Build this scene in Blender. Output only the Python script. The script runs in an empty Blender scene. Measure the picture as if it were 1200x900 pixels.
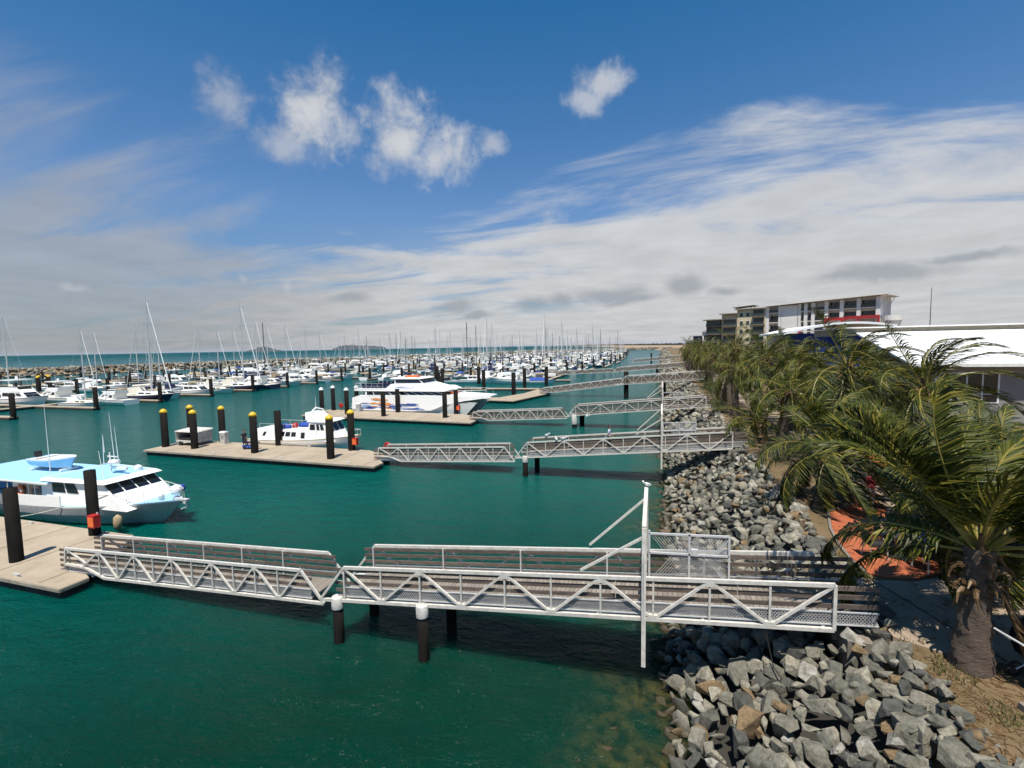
import bpy, math, random
import numpy as np
from math import radians as R, sin, cos, pi
from mathutils import Vector as V, Matrix
random.seed(7)
S = bpy.context.scene
COL = S.collection
# ------------------------------------------------------------------ camera
YAW, PITCH, ROLL, CH = R(17.4), math.atan(44/560.0), R(1.05), 10.0
FW = V((-sin(YAW)*cos(PITCH), cos(YAW)*cos(PITCH), -sin(PITCH)))
r0 = FW.cross(V((0,0,1))).normalized(); u0 = r0.cross(FW)
RT = cos(ROLL)*r0 - sin(ROLL)*u0; UP = sin(ROLL)*r0 + cos(ROLL)*u0
cd = bpy.data.cameras.new('camera'); cam = bpy.data.objects.new('camera', cd); COL.objects.link(cam)
cam.matrix_world = Matrix(((RT.x,UP.x,-FW.x,0),(RT.y,UP.y,-FW.y,0),(RT.z,UP.z,-FW.z,CH),(0,0,0,1)))
cd.sensor_width = 36; cd.lens = 36*560/1200.0; cd.clip_end = 120000; cd.clip_start = .1
S.camera = cam
def proj(p):
    d = V(p)-V((0,0,CH)); z = d.dot(FW)
    return (600+560*d.dot(RT)/z, 450-560*d.dot(UP)/z, z)
# ------------------------------------------------------------------ view + sun
S.view_settings.view_transform = 'Standard'; S.view_settings.look = 'None'
S.view_settings.exposure = 0.5; S.view_settings.gamma = 1.0
SUN = V((0.2, -1.33, 3.35)).normalized()
EL = math.asin(SUN.z); AZ = math.atan2(SUN.x, SUN.y)
sl = bpy.data.lights.new('sun','SUN'); sl.energy = 5.0; sl.angle = R(.5); sl.color = (1,.94,.84)
so = bpy.data.objects.new('sun', sl); COL.objects.link(so); so.rotation_euler = (-SUN).to_track_quat('-Z','Y').to_euler()
# ------------------------------------------------------------------ world: sky + clouds by direction
W = bpy.data.worlds.new('World'); S.world = W; W.use_nodes = True
nt = W.node_tree; nt.nodes.clear()
class G:
    """tiny node-graph helper"""
    def __init__(s, nt): s.nt = nt
    def n(s, t, **k):
        o = s.nt.nodes.new(t)
        for a,b in k.items(): setattr(o,a,b)
        return o
    def put(s, sock, v):
        if isinstance(v, bpy.types.NodeSocket): s.nt.links.new(v, sock)
        elif v is not None: sock.default_value = v
    def m(s, op, a, b=None, c=None, clamp=False):
        o = s.n('ShaderNodeMath', operation=op, use_clamp=clamp)
        for i,x in enumerate((a,b,c)):
            if x is not None: s.put(o.inputs[i], x)
        return o.outputs[0]
    def vm(s, op, a, b=None, out=0):
        o = s.n('ShaderNodeVectorMath', operation=op); s.put(o.inputs[0],a)
        if b is not None: s.put(o.inputs[3] if op=='SCALE' else o.inputs[1], b)
        return o.outputs[out]
    def noise(s, vec, scale, det=4, rough=.55, dist=0, out=0):
        o = s.n('ShaderNodeTexNoise'); s.put(o.inputs['Vector'],vec); o.inputs['Scale'].default_value=scale
        o.inputs['Detail'].default_value=det; o.inputs['Roughness'].default_value=rough; o.inputs['Distortion'].default_value=dist
        return o.outputs[out]
    def mr(s, v, a, b, c=0., d=1., smooth=False):
        o = s.n('ShaderNodeMapRange'); 
        if smooth: o.interpolation_type='SMOOTHSTEP'
        for i,x in enumerate((v,a,b,c,d)): s.put(o.inputs[i], x)
        return o.outputs[0]
    def mix(s, f, a, b, mode='MIX'):
        o = s.n('ShaderNodeMix', data_type='RGBA', blend_type=mode)
        s.put(o.inputs[0], f); s.put(o.inputs[6], c4(a)); s.put(o.inputs[7], c4(b))
        return o.outputs[2]
    def comb(s,x,y,z):
        o=s.n('ShaderNodeCombineXYZ'); s.put(o.inputs[0],x); s.put(o.inputs[1],y); s.put(o.inputs[2],z); return o.outputs[0]
    def sep(s,v):
        o=s.n('ShaderNodeSeparateXYZ'); s.put(o.inputs[0],v); return o.outputs
def c4(c):
    if isinstance(c,(tuple,list)): return (c[0],c[1],c[2],1.)
    return c
g = G(nt)
out = g.n('ShaderNodeOutputWorld'); bg = g.n('ShaderNodeBackground'); bg.inputs[1].default_value = 0.071
sky = g.n('ShaderNodeTexSky', sky_type='NISHITA'); sky.sun_disc=False; sky.sun_elevation=EL; sky.sun_rotation=AZ
sky.air_density=1.25; sky.dust_density=.6; sky.ozone_density=3.2
D = g.n('ShaderNodeTexCoord').outputs['Generated']
def pdir(x,y):
    d = FW*560 + RT*(x-600) - UP*(y-450); return tuple(d.normalized())
dx,dy,dz = g.sep(D)
zz = g.m('ADD', g.m('MAXIMUM',dz,0.), .10)
P = g.comb(g.m('DIVIDE',dx,zz), g.m('DIVIDE',dy,zz), 0.)
warp = g.noise(D, 7, 5, .6, 0, 1)
Dw = g.vm('ADD', D, g.vm('SCALE', g.vm('SUBTRACT', warp, (.5,.5,.5)), .12))
fine = g.noise(D, 11, 7, .62, .4)
fine2 = g.noise(D, 30, 6, .65, .3)
# small cumulus puffs: (x,y,rx,ry,strength)
puffs = [(263,112,38,34,.55),(362,128,62,54,1.),(338,165,55,30,.6),(470,148,62,46,1.),(515,178,55,40,.9),(578,168,30,20,.6),(700,92,52,22,.8),(680,112,34,18,.7),(650,275,38,22,.5),(865,146,30,10,.2),
         (90,335,20,9,.35),(285,326,12,8,.4),(340,330,10,8,.3)]
acc = None
for (x,y,rx,ry,st) in puffs:
    c = V(pdir(x,y)); rr = c.cross(V((0,0,1))).normalized(); uu = rr.cross(c)
    k = 560.0/( (x-600)**2+(y-450)**2+560**2 )**.5      # widen near axis
    ax = .69*rx/560*k*k**.5; ay = .76*ry/560*k
    q = g.vm('SUBTRACT', Dw, tuple(c))
    a = g.m('DIVIDE', g.vm('DOT_PRODUCT', q, tuple(rr), out=1), ax)
    b = g.m('DIVIDE', g.vm('DOT_PRODUCT', q, tuple(uu), out=1), ay)
    e = g.m('SQRT', g.m('ADD', g.m('MULTIPLY',a,a), g.m('MULTIPLY',b,b)))
    e = g.m('ADD', e, g.m('ADD', g.m('MULTIPLY', g.m('SUBTRACT', fine, .5), 2.4), g.m('MULTIPLY', g.m('SUBTRACT', fine2, .5), 1.3)))
    v = g.m('MULTIPLY', g.mr(e, 1.45, .1, 0., 1., True), st)
    acc = v if acc is None else g.m('MAXIMUM', acc, v)
# veils of high cloud, bounded by great circles
def veil(p, q, below, soft, scale, rot, stretch, amp, op):
    n = V(pdir(*p)).cross(V(pdir(*q))).normalized()
    if n.dot(V(pdir(*below))) < 0: n = -n
    s = g.vm('DOT_PRODUCT', D, tuple(n), out=1)
    mp = g.n('ShaderNodeMapping'); g.put(mp.inputs[0], P); mp.inputs['Rotation'].default_value=(0,0,rot); mp.inputs['Scale'].default_value=(stretch,1,1)
    t = g.noise(mp.outputs[0], scale, 8, .62, .6)
    t2 = g.noise(mp.outputs[0], scale*.35, 4, .5, .3)
    s = g.m('ADD', s, g.m('MULTIPLY', g.m('SUBTRACT', g.m('ADD', t, t2), 1.0), amp))
    return g.m('MULTIPLY', g.mr(s, 0., soft, 0., 1., True), g.mr(g.m('ADD',t,t2), .74, .98, .74*op, op))
v1 = veil((300,318),(1200,112),(1000,330), .13, 1.5, R(60), .45, .44, .97)
v2 = veil((-60,90),(400,300),(100,300), .20, 2.0, R(35), .35, .50, .74)
low = g.mr(dz, .30, .0, 0., .72, True)
side = g.mr(g.vm('DOT_PRODUCT', D, tuple(RT), out=1), -.75, .0, .06, 1., True)
low = g.m('MULTIPLY', low, side)
low = g.m('MAXIMUM', low, g.m('MULTIPLY', g.mr(dz,.13,.0,0.,.95,True), side))
lown = g.m('MULTIPLY', low, g.mr(g.noise(P,.9,6,.6,.5), .3,.62,.62,1.))
cl = g.m('MAXIMUM', g.m('MAXIMUM', v1, v2), lown)
cl = g.m('SUBTRACT', 1., g.m('MULTIPLY', g.m('SUBTRACT',1.,cl), g.m('SUBTRACT',1.,acc)))
# grey flat bottoms strung along a low band
acc2 = None
for (x,y,rx,ry) in [(410,350,22,5),(535,358,22,7),(625,354,20,7),(660,352,18,7),(715,346,38,8),(803,335,22,10),(850,338,18,5),(1040,318,60,9),(1130,300,50,5),(1000,322,30,5),(740,352,30,5),(560,368,16,4)]:
    c = V(pdir(x,y)); rr = c.cross(V((0,0,1))).normalized(); uu = rr.cross(c)
    k = 560.0/((x-600)**2+(y-450)**2+560**2)**.5
    q = g.vm('SUBTRACT', g.vm('ADD', D, g.vm('SCALE', g.vm('SUBTRACT', warp, (.5,.5,.5)), .05)), tuple(c))
    a = g.m('DIVIDE', g.vm('DOT_PRODUCT', q, tuple(rr), out=1), rx/560*k*k**.5)
    b = g.m('DIVIDE', g.vm('DOT_PRODUCT', q, tuple(uu), out=1), ry/560*k)
    e = g.m('SQRT', g.m('ADD', g.m('MULTIPLY',a,a), g.m('MULTIPLY',b,b)))
    e = g.m('ADD', e, g.m('MULTIPLY', g.m('SUBTRACT', fine, .5), 1.6))
    v = g.mr(e, 1.6, .3, 0., 1., True)
    acc2 = v if acc2 is None else g.m('MAXIMUM', acc2, v)
sh = g.mr(g.noise(P, 2.3, 6, .6), .35, .7, .90, 1.06)
ccol = g.mix(g.mr(dz,.0,.35,0.,1.), (6.2,6.2,6.2), (6.1,6.3,6.7))
ccol = g.mix(1., ccol, g.comb(sh,sh,sh), 'MULTIPLY')
lf = g.mr(g.vm('DOT_PRODUCT', D, tuple(RT), out=1), -.62, -.12, .66, 1., True)
ccol_hi = ccol
ccol = g.mix(1., ccol, g.comb(lf, g.m('ADD',g.m('MULTIPLY',lf,.96),.04), g.m('ADD',g.m('MULTIPLY',lf,.88),.12)), 'MULTIPLY')
ccol = g.mix(g.m('MINIMUM', g.m('MULTIPLY', acc, 1.3), 1.), ccol, ccol_hi)
ccol = g.mix(g.m('MULTIPLY',acc2,.85), ccol, (3.6,3.8,4.1))
skyc = g.mix(1., sky.outputs[0], g.mix(g.mr(dz,.28,.56), g.mix(g.mr(dz,.0,.26), (.42,.55,.80), (.62,.86,1.12)), (.23,.76,1.06)), 'MULTIPLY')
fin = g.mix(cl, skyc, ccol)
nt.links.new(fin, bg.inputs[0]); nt.links.new(bg.outputs[0], out.inputs[0])

# ------------------------------------------------------------------ materials
def mat(name, col, rough=.6, metal=0., var=.12, vs=3., bump=0., bs=20., spec=.5, isl=0., col2=None, stretch=None):
    m = bpy.data.materials.new(name); m.use_nodes = True; q = G(m.node_tree); b = m.node_tree.nodes['Principled BSDF']
    tc = q.n('ShaderNodeTexCoord').outputs['Object']
    if stretch:
        mp = q.n('ShaderNodeMapping'); q.put(mp.inputs[0],tc); mp.inputs['Scale'].default_value = stretch; tc = mp.outputs[0]
    nz = q.noise(tc, vs, 6, .6)
    if max(col)<.56: col=tuple(x*.74 for x in col); col2=tuple(x*.74 for x in col2) if col2 else None
    c2 = col2 or tuple(x*(1-2*var) for x in col)
    c = q.mix(q.mr(nz,.35,.68), col, c2)
    if isl:
        rnd = q.n('ShaderNodeNewGeometry').outputs['Random Per Island']
        f = q.mr(rnd, 0,1,1-isl,1+isl); c = q.mix(1., c, q.comb(f,f,f), 'MULTIPLY')
    q.put(b.inputs['Base Color'], c)
    q.put(b.inputs['Roughness'], q.mr(nz,.3,.7,max(rough-.08,.02),min(rough+.1,1)))
    b.inputs['Metallic'].default_value = metal; b.inputs['Specular IOR Level'].default_value = spec
    if bump:
        bp = q.n('ShaderNodeBump'); bp.inputs['Strength'].default_value = bump; bp.inputs['Distance'].default_value=.05
        q.put(bp.inputs['Height'], q.noise(tc, bs, 6, .65)); q.put(b.inputs['Normal'], bp.outputs[0])
    return m
M = {}
M['white'] = mat('boat_white', (.80,.80,.78), .3, var=.04)
M['cream'] = mat('boat_cream', (.72,.68,.58), .35, var=.05)
M['lblue'] = mat('pale_blue_paint', (.30,.56,.78), .5, var=.07)
M['hullgrey'] = mat('hull_off_white', (.55,.55,.55), .35, var=.12, vs=2, stretch=(1,1,.3))
M['black'] = mat('black_gelcoat', (.012,.012,.02), .2)
M['navy'] = mat('navy', (.01,.02,.09), .4)
M['blue'] = mat('blue_canvas', (.02,.08,.42), .8)
M['tan'] = mat('tan_canvas', (.50,.38,.22), .8)
M['red'] = mat('red_paint', (.55,.02,.02), .5)
M['orange'] = mat('orange_ring', (.80,.16,.03), .5)
M['glass'] = mat('dark_glass', (.012,.015,.02), .06, spec=.8)
M['alu'] = mat('aluminium', (.62,.62,.62), .38, metal=.75, var=.08)
M['galv'] = mat('galvanised', (.66,.66,.655), .5, metal=.3, var=.12, vs=5)
M['steelw'] = mat('white_steel', (.60,.575,.53), .5, var=.08, vs=7, col2=(.44,.41,.36))
M['mast'] = mat('mast_alloy', (.70,.70,.70), .4, metal=.4)
M['mastd'] = mat('dark_mast', (.06,.06,.07), .4)
M['pile'] = mat('black_pile_sleeve', (.006,.006,.006), .85, col2=(.022,.019,.016), vs=1.8, stretch=(1,1,.35), spec=.12)
M['yellow'] = mat('yellow_cap', (.62,.38,.008), .45, var=.05)
M['capw'] = mat('white_cap', (.85,.85,.83), .45)
M['concap'] = mat('weathered_white', (.60,.58,.54), .8, var=.25, vs=6)
M['rubber'] = mat('rubber', (.012,.012,.012), .8)
M['timber'] = mat('weathered_timber', (.20,.155,.125), .85, col2=(.10,.075,.06), vs=2.5, bump=.4, stretch=(1,8,8), isl=.22)
M['pdeck'] = mat('pontoon_concrete', (.47,.385,.285), .85, col2=(.36,.29,.21), vs=.9, bump=.15, bs=30)
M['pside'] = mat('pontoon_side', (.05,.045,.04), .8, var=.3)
M['pedge'] = mat('pontoon_waler', (.42,.37,.30), .8, var=.2, isl=.1)
M['skin'] = mat('skin', (.50,.30,.21), .6); M['hair'] = mat('hair', (.03,.02,.015), .7)
M['wall_cream'] = mat('render_cream', (.62,.53,.36), .85, vs=.5); M['wall_white'] = mat('render_white', (.74,.71,.67), .85, vs=.4, var=.06)
M['wall_tan'] = mat('render_tan', (.36,.30,.23), .85, vs=.5); M['wall_brown'] = mat('render_brown', (.16,.10,.08), .85, vs=.5)
M['redpanel'] = mat('red_panel', (.52,.035,.04), .5); M['bluepanel'] = mat('blue_panel', (.015,.05,.28), .5)
M['wall_grey'] = mat('render_grey', (.33,.31,.30), .85, vs=.5, var=.06); M['dark'] = mat('dark_recess', (.03,.028,.028), .8)
M['fascia'] = mat('fascia', (.34,.30,.22), .6); M['wf'] = mat('window_frame_white', (.75,.75,.72), .5)
M['teal'] = mat('teal_glass', (.05,.07,.07), .2)
def roofmat():
    m = mat('white_metal_roof', (.80,.80,.80), .4, metal=.0, var=.03); q=G(m.node_tree); b=m.node_tree.nodes['Principled BSDF']
    tc=q.n('ShaderNodeTexCoord').outputs['Object']; w=q.n('ShaderNodeTexWave'); w.bands_direction='X'; q.put(w.inputs[0],tc); w.inputs['Scale'].default_value=1.6
    bp=q.n('ShaderNodeBump'); bp.inputs['Strength'].default_value=.35; bp.inputs['Distance'].default_value=.04; q.put(bp.inputs['Height'],w.outputs[1]); q.put(b.inputs['Normal'],bp.outputs[0]); return m
M['roof'] = roofmat()
def plankmat():
    m = bpy.data.materials.new('deck_planks'); m.use_nodes=True; q=G(m.node_tree); b=m.node_tree.nodes['Principled BSDF']
    tc=q.n('ShaderNodeTexCoord').outputs['Object']; x,y,z=q.sep(tc)
    u=q.m('MULTIPLY',x,7.2); fl=q.m('FLOOR',u); fr=q.m('FRACT',u)
    wn=q.n('ShaderNodeTexWhiteNoise'); wn.noise_dimensions='1D'; q.put(wn.inputs['W'],fl)
    nz=q.noise(q.vm('MULTIPLY',tc,(20,2,2)),1,5,.6)
    c=q.mix(q.m('ADD',q.m('MULTIPLY',wn.outputs[0],.6),q.m('MULTIPLY',nz,.4)),(.27,.235,.20),(.13,.108,.088))
    gap=q.mr(q.m('ABSOLUTE',q.m('SUBTRACT',fr,.5)),.44,.47)
    c=q.mix(gap,c,(.015,.012,.01)); q.put(b.inputs['Base Color'],c); b.inputs['Roughness'].default_value=.85; return m
M['planks'] = plankmat()
def leafmat(name, a, c, d):
    m = bpy.data.materials.new(name); m.use_nodes=True; q=G(m.node_tree); b=m.node_tree.nodes['Principled BSDF']
    ge=q.n('ShaderNodeNewGeometry').outputs['Random Per Island']; tc=q.n('ShaderNodeTexCoord').outputs['Object']
    nz=q.noise(tc,1.6,4,.6); ob=q.n('ShaderNodeObjectInfo').outputs['Random']; nz=q.m('ADD',nz,q.m('MULTIPLY',q.m('SUBTRACT',ob,.5),.22))
    col=q.mix(q.mr(nz,.35,.65),a,c); col=q.mix(q.mr(ge,.72,1.,0.,.9),col,d); q.put(b.inputs['Base Color'],col)
    b.inputs['Roughness'].default_value=.5; b.inputs['Specular IOR Level'].default_value=.22
    t=q.n('ShaderNodeBsdfTranslucent'); q.put(t.inputs[0],q.mix(1.,col,(1.3,1.35,.5),'MULTIPLY'))
    ms=q.n('ShaderNodeMixShader'); ms.inputs[0].default_value=.14
    m.node_tree.links.new(b.outputs[0],ms.inputs[1]); m.node_tree.links.new(t.outputs[0],ms.inputs[2])
    m.node_tree.links.new(ms.outputs[0],m.node_tree.nodes['Material Output'].inputs[0]); return m
M['leaf'] = leafmat('palm_leaf', (.020,.031,.004), (.056,.067,.008), (.20,.165,.025))
M['leafdry'] = leafmat('dry_leaf', (.15,.09,.045), (.09,.055,.026), (.25,.17,.09))
M['bush'] = leafmat('shrub_leaf', (.05,.085,.012), (.10,.12,.02), (.17,.17,.03))
M['rachis'] = mat('palm_rachis', (.30,.25,.045), .5, var=.2)
M['trunk'] = mat('palm_trunk', (.16,.115,.085), .9, var=.3, vs=8, bump=.6, bs=14, stretch=(1,1,5))
def rockmat(name, k=1.):
    m = bpy.data.materials.new(name); m.use_nodes=True; q=G(m.node_tree); b=m.node_tree.nodes['Principled BSDF']
    ge=q.n('ShaderNodeNewGeometry').outputs['Random Per Island']; ob=q.n('ShaderNodeObjectInfo').outputs['Random']
    r=q.m('FRACT',q.m('ADD',ge,ob)); tc=q.n('ShaderNodeTexCoord').outputs['Object']
    cr=q.n('ShaderNodeValToRGB'); e=cr.color_ramp; e.interpolation='CONSTANT'
    cols=[(0,(.195,.185,.15)),(.22,(.28,.26,.21)),(.40,(.10,.10,.09)),(.54,(.34,.315,.25)),(.75,(.24,.165,.09)),(.81,(.155,.15,.125)),(.955,(.38,.36,.32))]
    e.elements[0].position=0; e.elements[0].color=c4(tuple(x*k for x in cols[0][1])); e.elements[1].position=.22; e.elements[1].color=c4(tuple(x*k for x in cols[1][1]))
    for p,c in cols[2:]:
        el=e.elements.new(p); el.color=c4(tuple(x*k for x in c))
    q.put(cr.inputs[0],r)
    n1=q.noise(tc,5,8,.68); n2=q.noise(tc,1.7,4,.6)
    c=q.mix(q.mr(n1,.38,.66),cr.outputs[0],q.mix(1.,cr.outputs[0],(.45,.44,.40),'MULTIPLY'))
    c=q.mix(q.mr(n1,.71,.75,0.,.5),c,(.50,.47,.42)); c=q.mix(q.mr(n2,.60,.72,0.,.6),c,(.30*k,.21*k,.12*k))
    px,py,pz=q.sep(q.n('ShaderNodeNewGeometry').outputs['Position'])
    wet=q.mr(q.m('ADD',pz,q.m('MULTIPLY',n2,.3)),.55,.25); c=q.mix(wet,c,(.055,.042,.022))   # tide-line weed and stain
    q.put(b.inputs['Base Color'],c); q.put(b.inputs['Roughness'],q.mr(wet,0,1,.85,.4)); b.inputs['Specular IOR Level'].default_value=.35
    bp=q.n('ShaderNodeBump'); bp.inputs['Strength'].default_value=.8; bp.inputs['Distance'].default_value=.09; q.put(bp.inputs['Height'],q.noise(tc,6,9,.72)); q.put(b.inputs['Normal'],bp.outputs[0])
    return m
M['rock'] = rockmat('riprap_rock'); M['rockfar'] = rockmat('breakwater_rock', 1.05)
def watermat():
    m = bpy.data.materials.new('sea_water'); m.use_nodes=True; q=G(m.node_tree); b=m.node_tree.nodes['Principled BSDF']
    pos=q.n('ShaderNodeNewGeometry').outputs['Position']; x,y,z=q.sep(pos)
    big=q.noise(q.vm('MULTIPLY',pos,(.02,.035,1)),1,4,.5)
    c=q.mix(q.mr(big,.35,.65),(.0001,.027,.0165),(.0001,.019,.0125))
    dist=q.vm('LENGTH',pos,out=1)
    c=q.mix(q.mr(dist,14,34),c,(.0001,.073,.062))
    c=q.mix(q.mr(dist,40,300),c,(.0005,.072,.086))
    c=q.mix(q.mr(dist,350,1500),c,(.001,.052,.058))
    # shallow rocky bed seen near the revetment
    sb=q.noise(pos,1.1,6,.65); sh=q.m('MULTIPLY',q.mr(q.m('ADD',x,q.m('MULTIPLY',sb,2.2)),-1.7,1.4),q.mr(q.noise(pos,.35,3),.38,.56,.2,1.))
    c=q.mix(q.m('MULTIPLY',sh,.85),c,q.mix(q.mr(q.noise(pos,2.6,4,.6),.4,.6),(.075,.068,.022),(.012,.022,.012)))
    q.put(b.inputs['Base Color'],c); q.put(b.inputs['Roughness'],q.mr(dist,60,2500,.11,.5)); b.inputs['IOR'].default_value=1.33; q.put(b.inputs['Specular IOR Level'],q.mr(dist,40,900,.12,.03)); b.subsurface_method='BURLEY'; b.inputs['Subsurface Weight'].default_value=.85; b.inputs['Subsurface Radius'].default_value=(.6,1.,.9); b.inputs['Subsurface Scale'].default_value=1.1
    w1=q.noise(q.vm('MULTIPLY',pos,(.55,1.25,1)),1.1,6,.62,.5); w2=q.noise(q.vm('MULTIPLY',pos,(1.,1.6,1)),.22,3,.5,.8)
    w3=q.noise(q.vm('MULTIPLY',pos,(1.2,2.2,1)),3.1,3,.6,.3)
    h=q.m('ADD',q.m('ADD',q.m('MULTIPLY',w1,1.0),q.m('MULTIPLY',w2,1.1)),q.m('MULTIPLY',w3,.3))
    bp=q.n('ShaderNodeBump'); bp.inputs['Strength'].default_value=1.; q.put(bp.inputs['Distance'],q.mr(dist,10,200,.42,.6)); q.put(bp.inputs['Height'],h); q.put(b.inputs['Normal'],bp.outputs[0])
    return m
M['water'] = watermat()
def groundmat():
    m = bpy.data.materials.new('dry_ground'); m.use_nodes=True; q=G(m.node_tree); b=m.node_tree.nodes['Principled BSDF']
    pos=q.n('ShaderNodeNewGeometry').outputs['Position']
    a=q.noise(pos,.45,6,.6); d=q.noise(pos,9,6,.7)
    c=q.mix(q.mr(a,.40,.60),(.155,.10,.052),(.10,.072,.03)); c=q.mix(q.mr(a,.62,.74),c,(.09,.13,.02)); c=q.mix(q.mr(d,.45,.75,0.,.6),c,(.14,.10,.05))
    q.put(b.inputs['Base Color'],c); b.inputs['Roughness'].default_value=.95
    bp=q.n('ShaderNodeBump'); bp.inputs['Strength'].default_value=.6; bp.inputs['Distance'].default_value=.05; q.put(bp.inputs['Height'],d); q.put(b.inputs['Normal'],bp.outputs[0]); return m
M['ground'] = groundmat()
M['path'] = mat('path_concrete', (.40,.31,.225), .9, col2=(.31,.24,.17), vs=.7, bump=.2, bs=40)
M['bank'] = mat('bank_soil', (.05,.045,.035), .95, vs=2)
M['kerb'] = mat('kerb_concrete', (.26,.22,.18), .9, var=.15)
M['sand'] = mat('beach_sand', (.42,.29,.18), .95, var=.08, vs=.02)
M['headland'] = mat('headland_scrub', (.085,.10,.06), .95, var=.3, vs=.02)
M['island'] = mat('island_scrub', (.06,.075,.085), .95, var=.2, vs=.004)
M['grass'] = mat('grass_blades', (.13,.145,.03), .8, var=.3, isl=.3)
def pavemat():
    m = bpy.data.materials.new('orange_pavers'); m.use_nodes=True; q=G(m.node_tree); b=m.node_tree.nodes['Principled BSDF']
    pos=q.n('ShaderNodeNewGeometry').outputs['Position']; t=q.n('ShaderNodeTexBrick'); q.put(t.inputs[0],pos)
    t.inputs['Scale'].default_value=2.4; t.inputs['Color1'].default_value=(.36,.085,.026,1); t.inputs['Color2'].default_value=(.28,.065,.022,1); t.inputs['Mortar'].default_value=(.2,.07,.04,1); t.inputs['Mortar Size'].default_value=.012
    c=q.mix(q.mr(q.noise(pos,1.4,5,.6),.4,.7,0.,.35),t.outputs[0],(.35,.13,.07)); q.put(b.inputs['Base Color'],c); b.inputs['Roughness'].default_value=.9; return m
M['pave'] = pavemat()

# ------------------------------------------------------------------ mesh + object helpers
class MB:
    def __init__(s): s.v=[]; s.f=[]; s.m=[]
    def add(s, vs, fs, mi=0):
        o=len(s.v); s.v+= [tuple(p) for p in vs]; s.f += [tuple(i+o for i in f) for f in fs]; s.m += [mi]*len(fs); return s
    def hexa(s, P8, mi=0):
        return s.add(P8, [(0,3,2,1),(4,5,6,7),(0,1,5,4),(1,2,6,5),(2,3,7,6),(3,0,4,7)], mi)
    def box(s, x0,x1,y0,y1,z0,z1, mi=0):
        return s.hexa([(x0,y0,z0),(x1,y0,z0),(x1,y1,z0),(x0,y1,z0),(x0,y0,z1),(x1,y0,z1),(x1,y1,z1),(x0,y1,z1)], mi)
    def bar(s, a, b, w=.1, h=None, mi=0):
        a=V(a); b=V(b); h=h or w; d=(b-a).normalized(); r=d.cross(V((0,0,1)))
        r = V((0,1,0)) if r.length<.05 else r.normalized(); u=r.cross(d)
        r*=w/2; u*=h/2
        return s.hexa([a-r-u,a+r-u,a+r+u,a-r+u,b-r-u,b+r-u,b+r+u,b-r+u][0:4]+[b-r-u,b+r-u,b+r+u,b-r+u], mi)
    def tube(s, a, b, ra, rb=None, n=8, mi=0, cap=True):
        a=V(a); b=V(b); rb=ra if rb is None else rb; d=(b-a).normalized(); r=d.cross(V((0,0,1)))
        r = V((1,0,0)) if r.length<.05 else r.normalized(); u=r.cross(d); vs=[]
        for c,q in ((a,ra),(b,rb)):
            for i in range(n): t=2*pi*i/n; vs.append(c+r*cos(t)*q+u*sin(t)*q)
        fs=[(i,(i+1)%n,n+(i+1)%n,n+i) for i in range(n)]
        if cap: fs += [tuple(range(n-1,-1,-1)), tuple(range(n,2*n))]
        return s.add(vs,fs,mi)
    def path(s, pts, r, n=6, mi=0, r1=None):
        N=len(pts); pts=[V(p) for p in pts]; vs=[]
        for i,p in enumerate(pts):
            d=(pts[min(i+1,N-1)]-pts[max(i-1,0)]).normalized(); a=d.cross(V((0,0,1))); a=V((1,0,0)) if a.length<.05 else a.normalized(); u=a.cross(d)
            rr = r if r1 is None else r+(r1-r)*i/(N-1)
            for k in range(n): t=2*pi*k/n; vs.append(p+a*cos(t)*rr+u*sin(t)*rr)
        fs=[(i*n+k,i*n+(k+1)%n,(i+1)*n+(k+1)%n,(i+1)*n+k) for i in range(N-1) for k in range(n)]
        return s.add(vs,fs,mi)
    def rings(s, prof, c=(0,0,0), n=14, mi=0, sx=1, sy=1):
        """lathe: prof [(r,z)...]"""
        vs=[(c[0]+r*cos(2*pi*k/n)*sx, c[1]+r*sin(2*pi*k/n)*sy, c[2]+z) for r,z in prof for k in range(n)]
        fs=[(i*n+k,i*n+(k+1)%n,(i+1)*n+(k+1)%n,(i+1)*n+k) for i in range(len(prof)-1) for k in range(n)]
        fs += [tuple(range(n-1,-1,-1)), tuple(range((len(prof)-1)*n,len(prof)*n))]
        return s.add(vs,fs,mi)
    def torus(s, c, R_, r, ax='y', n=16, k=6, mi=0):
        vs=[]
        for i in range(n):
            t=2*pi*i/n
            for j in range(k):
                p=2*pi*j/k; a=(R_+r*cos(p))*cos(t); b=(R_+r*cos(p))*sin(t); e=r*sin(p)
                vs.append({'y':(c[0]+a,c[1]+e,c[2]+b),'z':(c[0]+a,c[1]+b,c[2]+e),'x':(c[0]+e,c[1]+a,c[2]+b)}[ax])
        return s.add(vs,[(i*k+j,((i+1)%n)*k+j,((i+1)%n)*k+(j+1)%k,i*k+(j+1)%k) for i in range(n) for j in range(k)],mi)
    def band(s, Q, u0,u1,v0,v1, t=.03, mi=0):
        """pane on quad Q (bl,br,tr,tl), bilinear range, standing proud by t along outward normal"""
        Q=[V(q) for q in Q]; n=(Q[1]-Q[0]).cross(Q[3]-Q[0]).normalized()
        def B(u,v): return Q[0]*(1-u)*(1-v)+Q[1]*u*(1-v)+Q[2]*u*v+Q[3]*(1-u)*v
        c=[B(u0,v0),B(u1,v0),B(u1,v1),B(u0,v1)]
        return s.hexa([p-n*t for p in c]+[p+n*t for p in c], mi)
    def prism(s, poly, z0, z1, mi=0, mtop=None):
        n=len(poly); vs=[(x,y,z0) for x,y in poly]+[(x,y,z1) for x,y in poly]
        s.add(vs,[tuple(range(n-1,-1,-1))]+[(i,(i+1)%n,n+(i+1)%n,n+i) for i in range(n)],mi)
        return s.add([(x,y,z1) for x,y in poly],[tuple(range(n))],mi if mtop is None else mtop)
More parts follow.
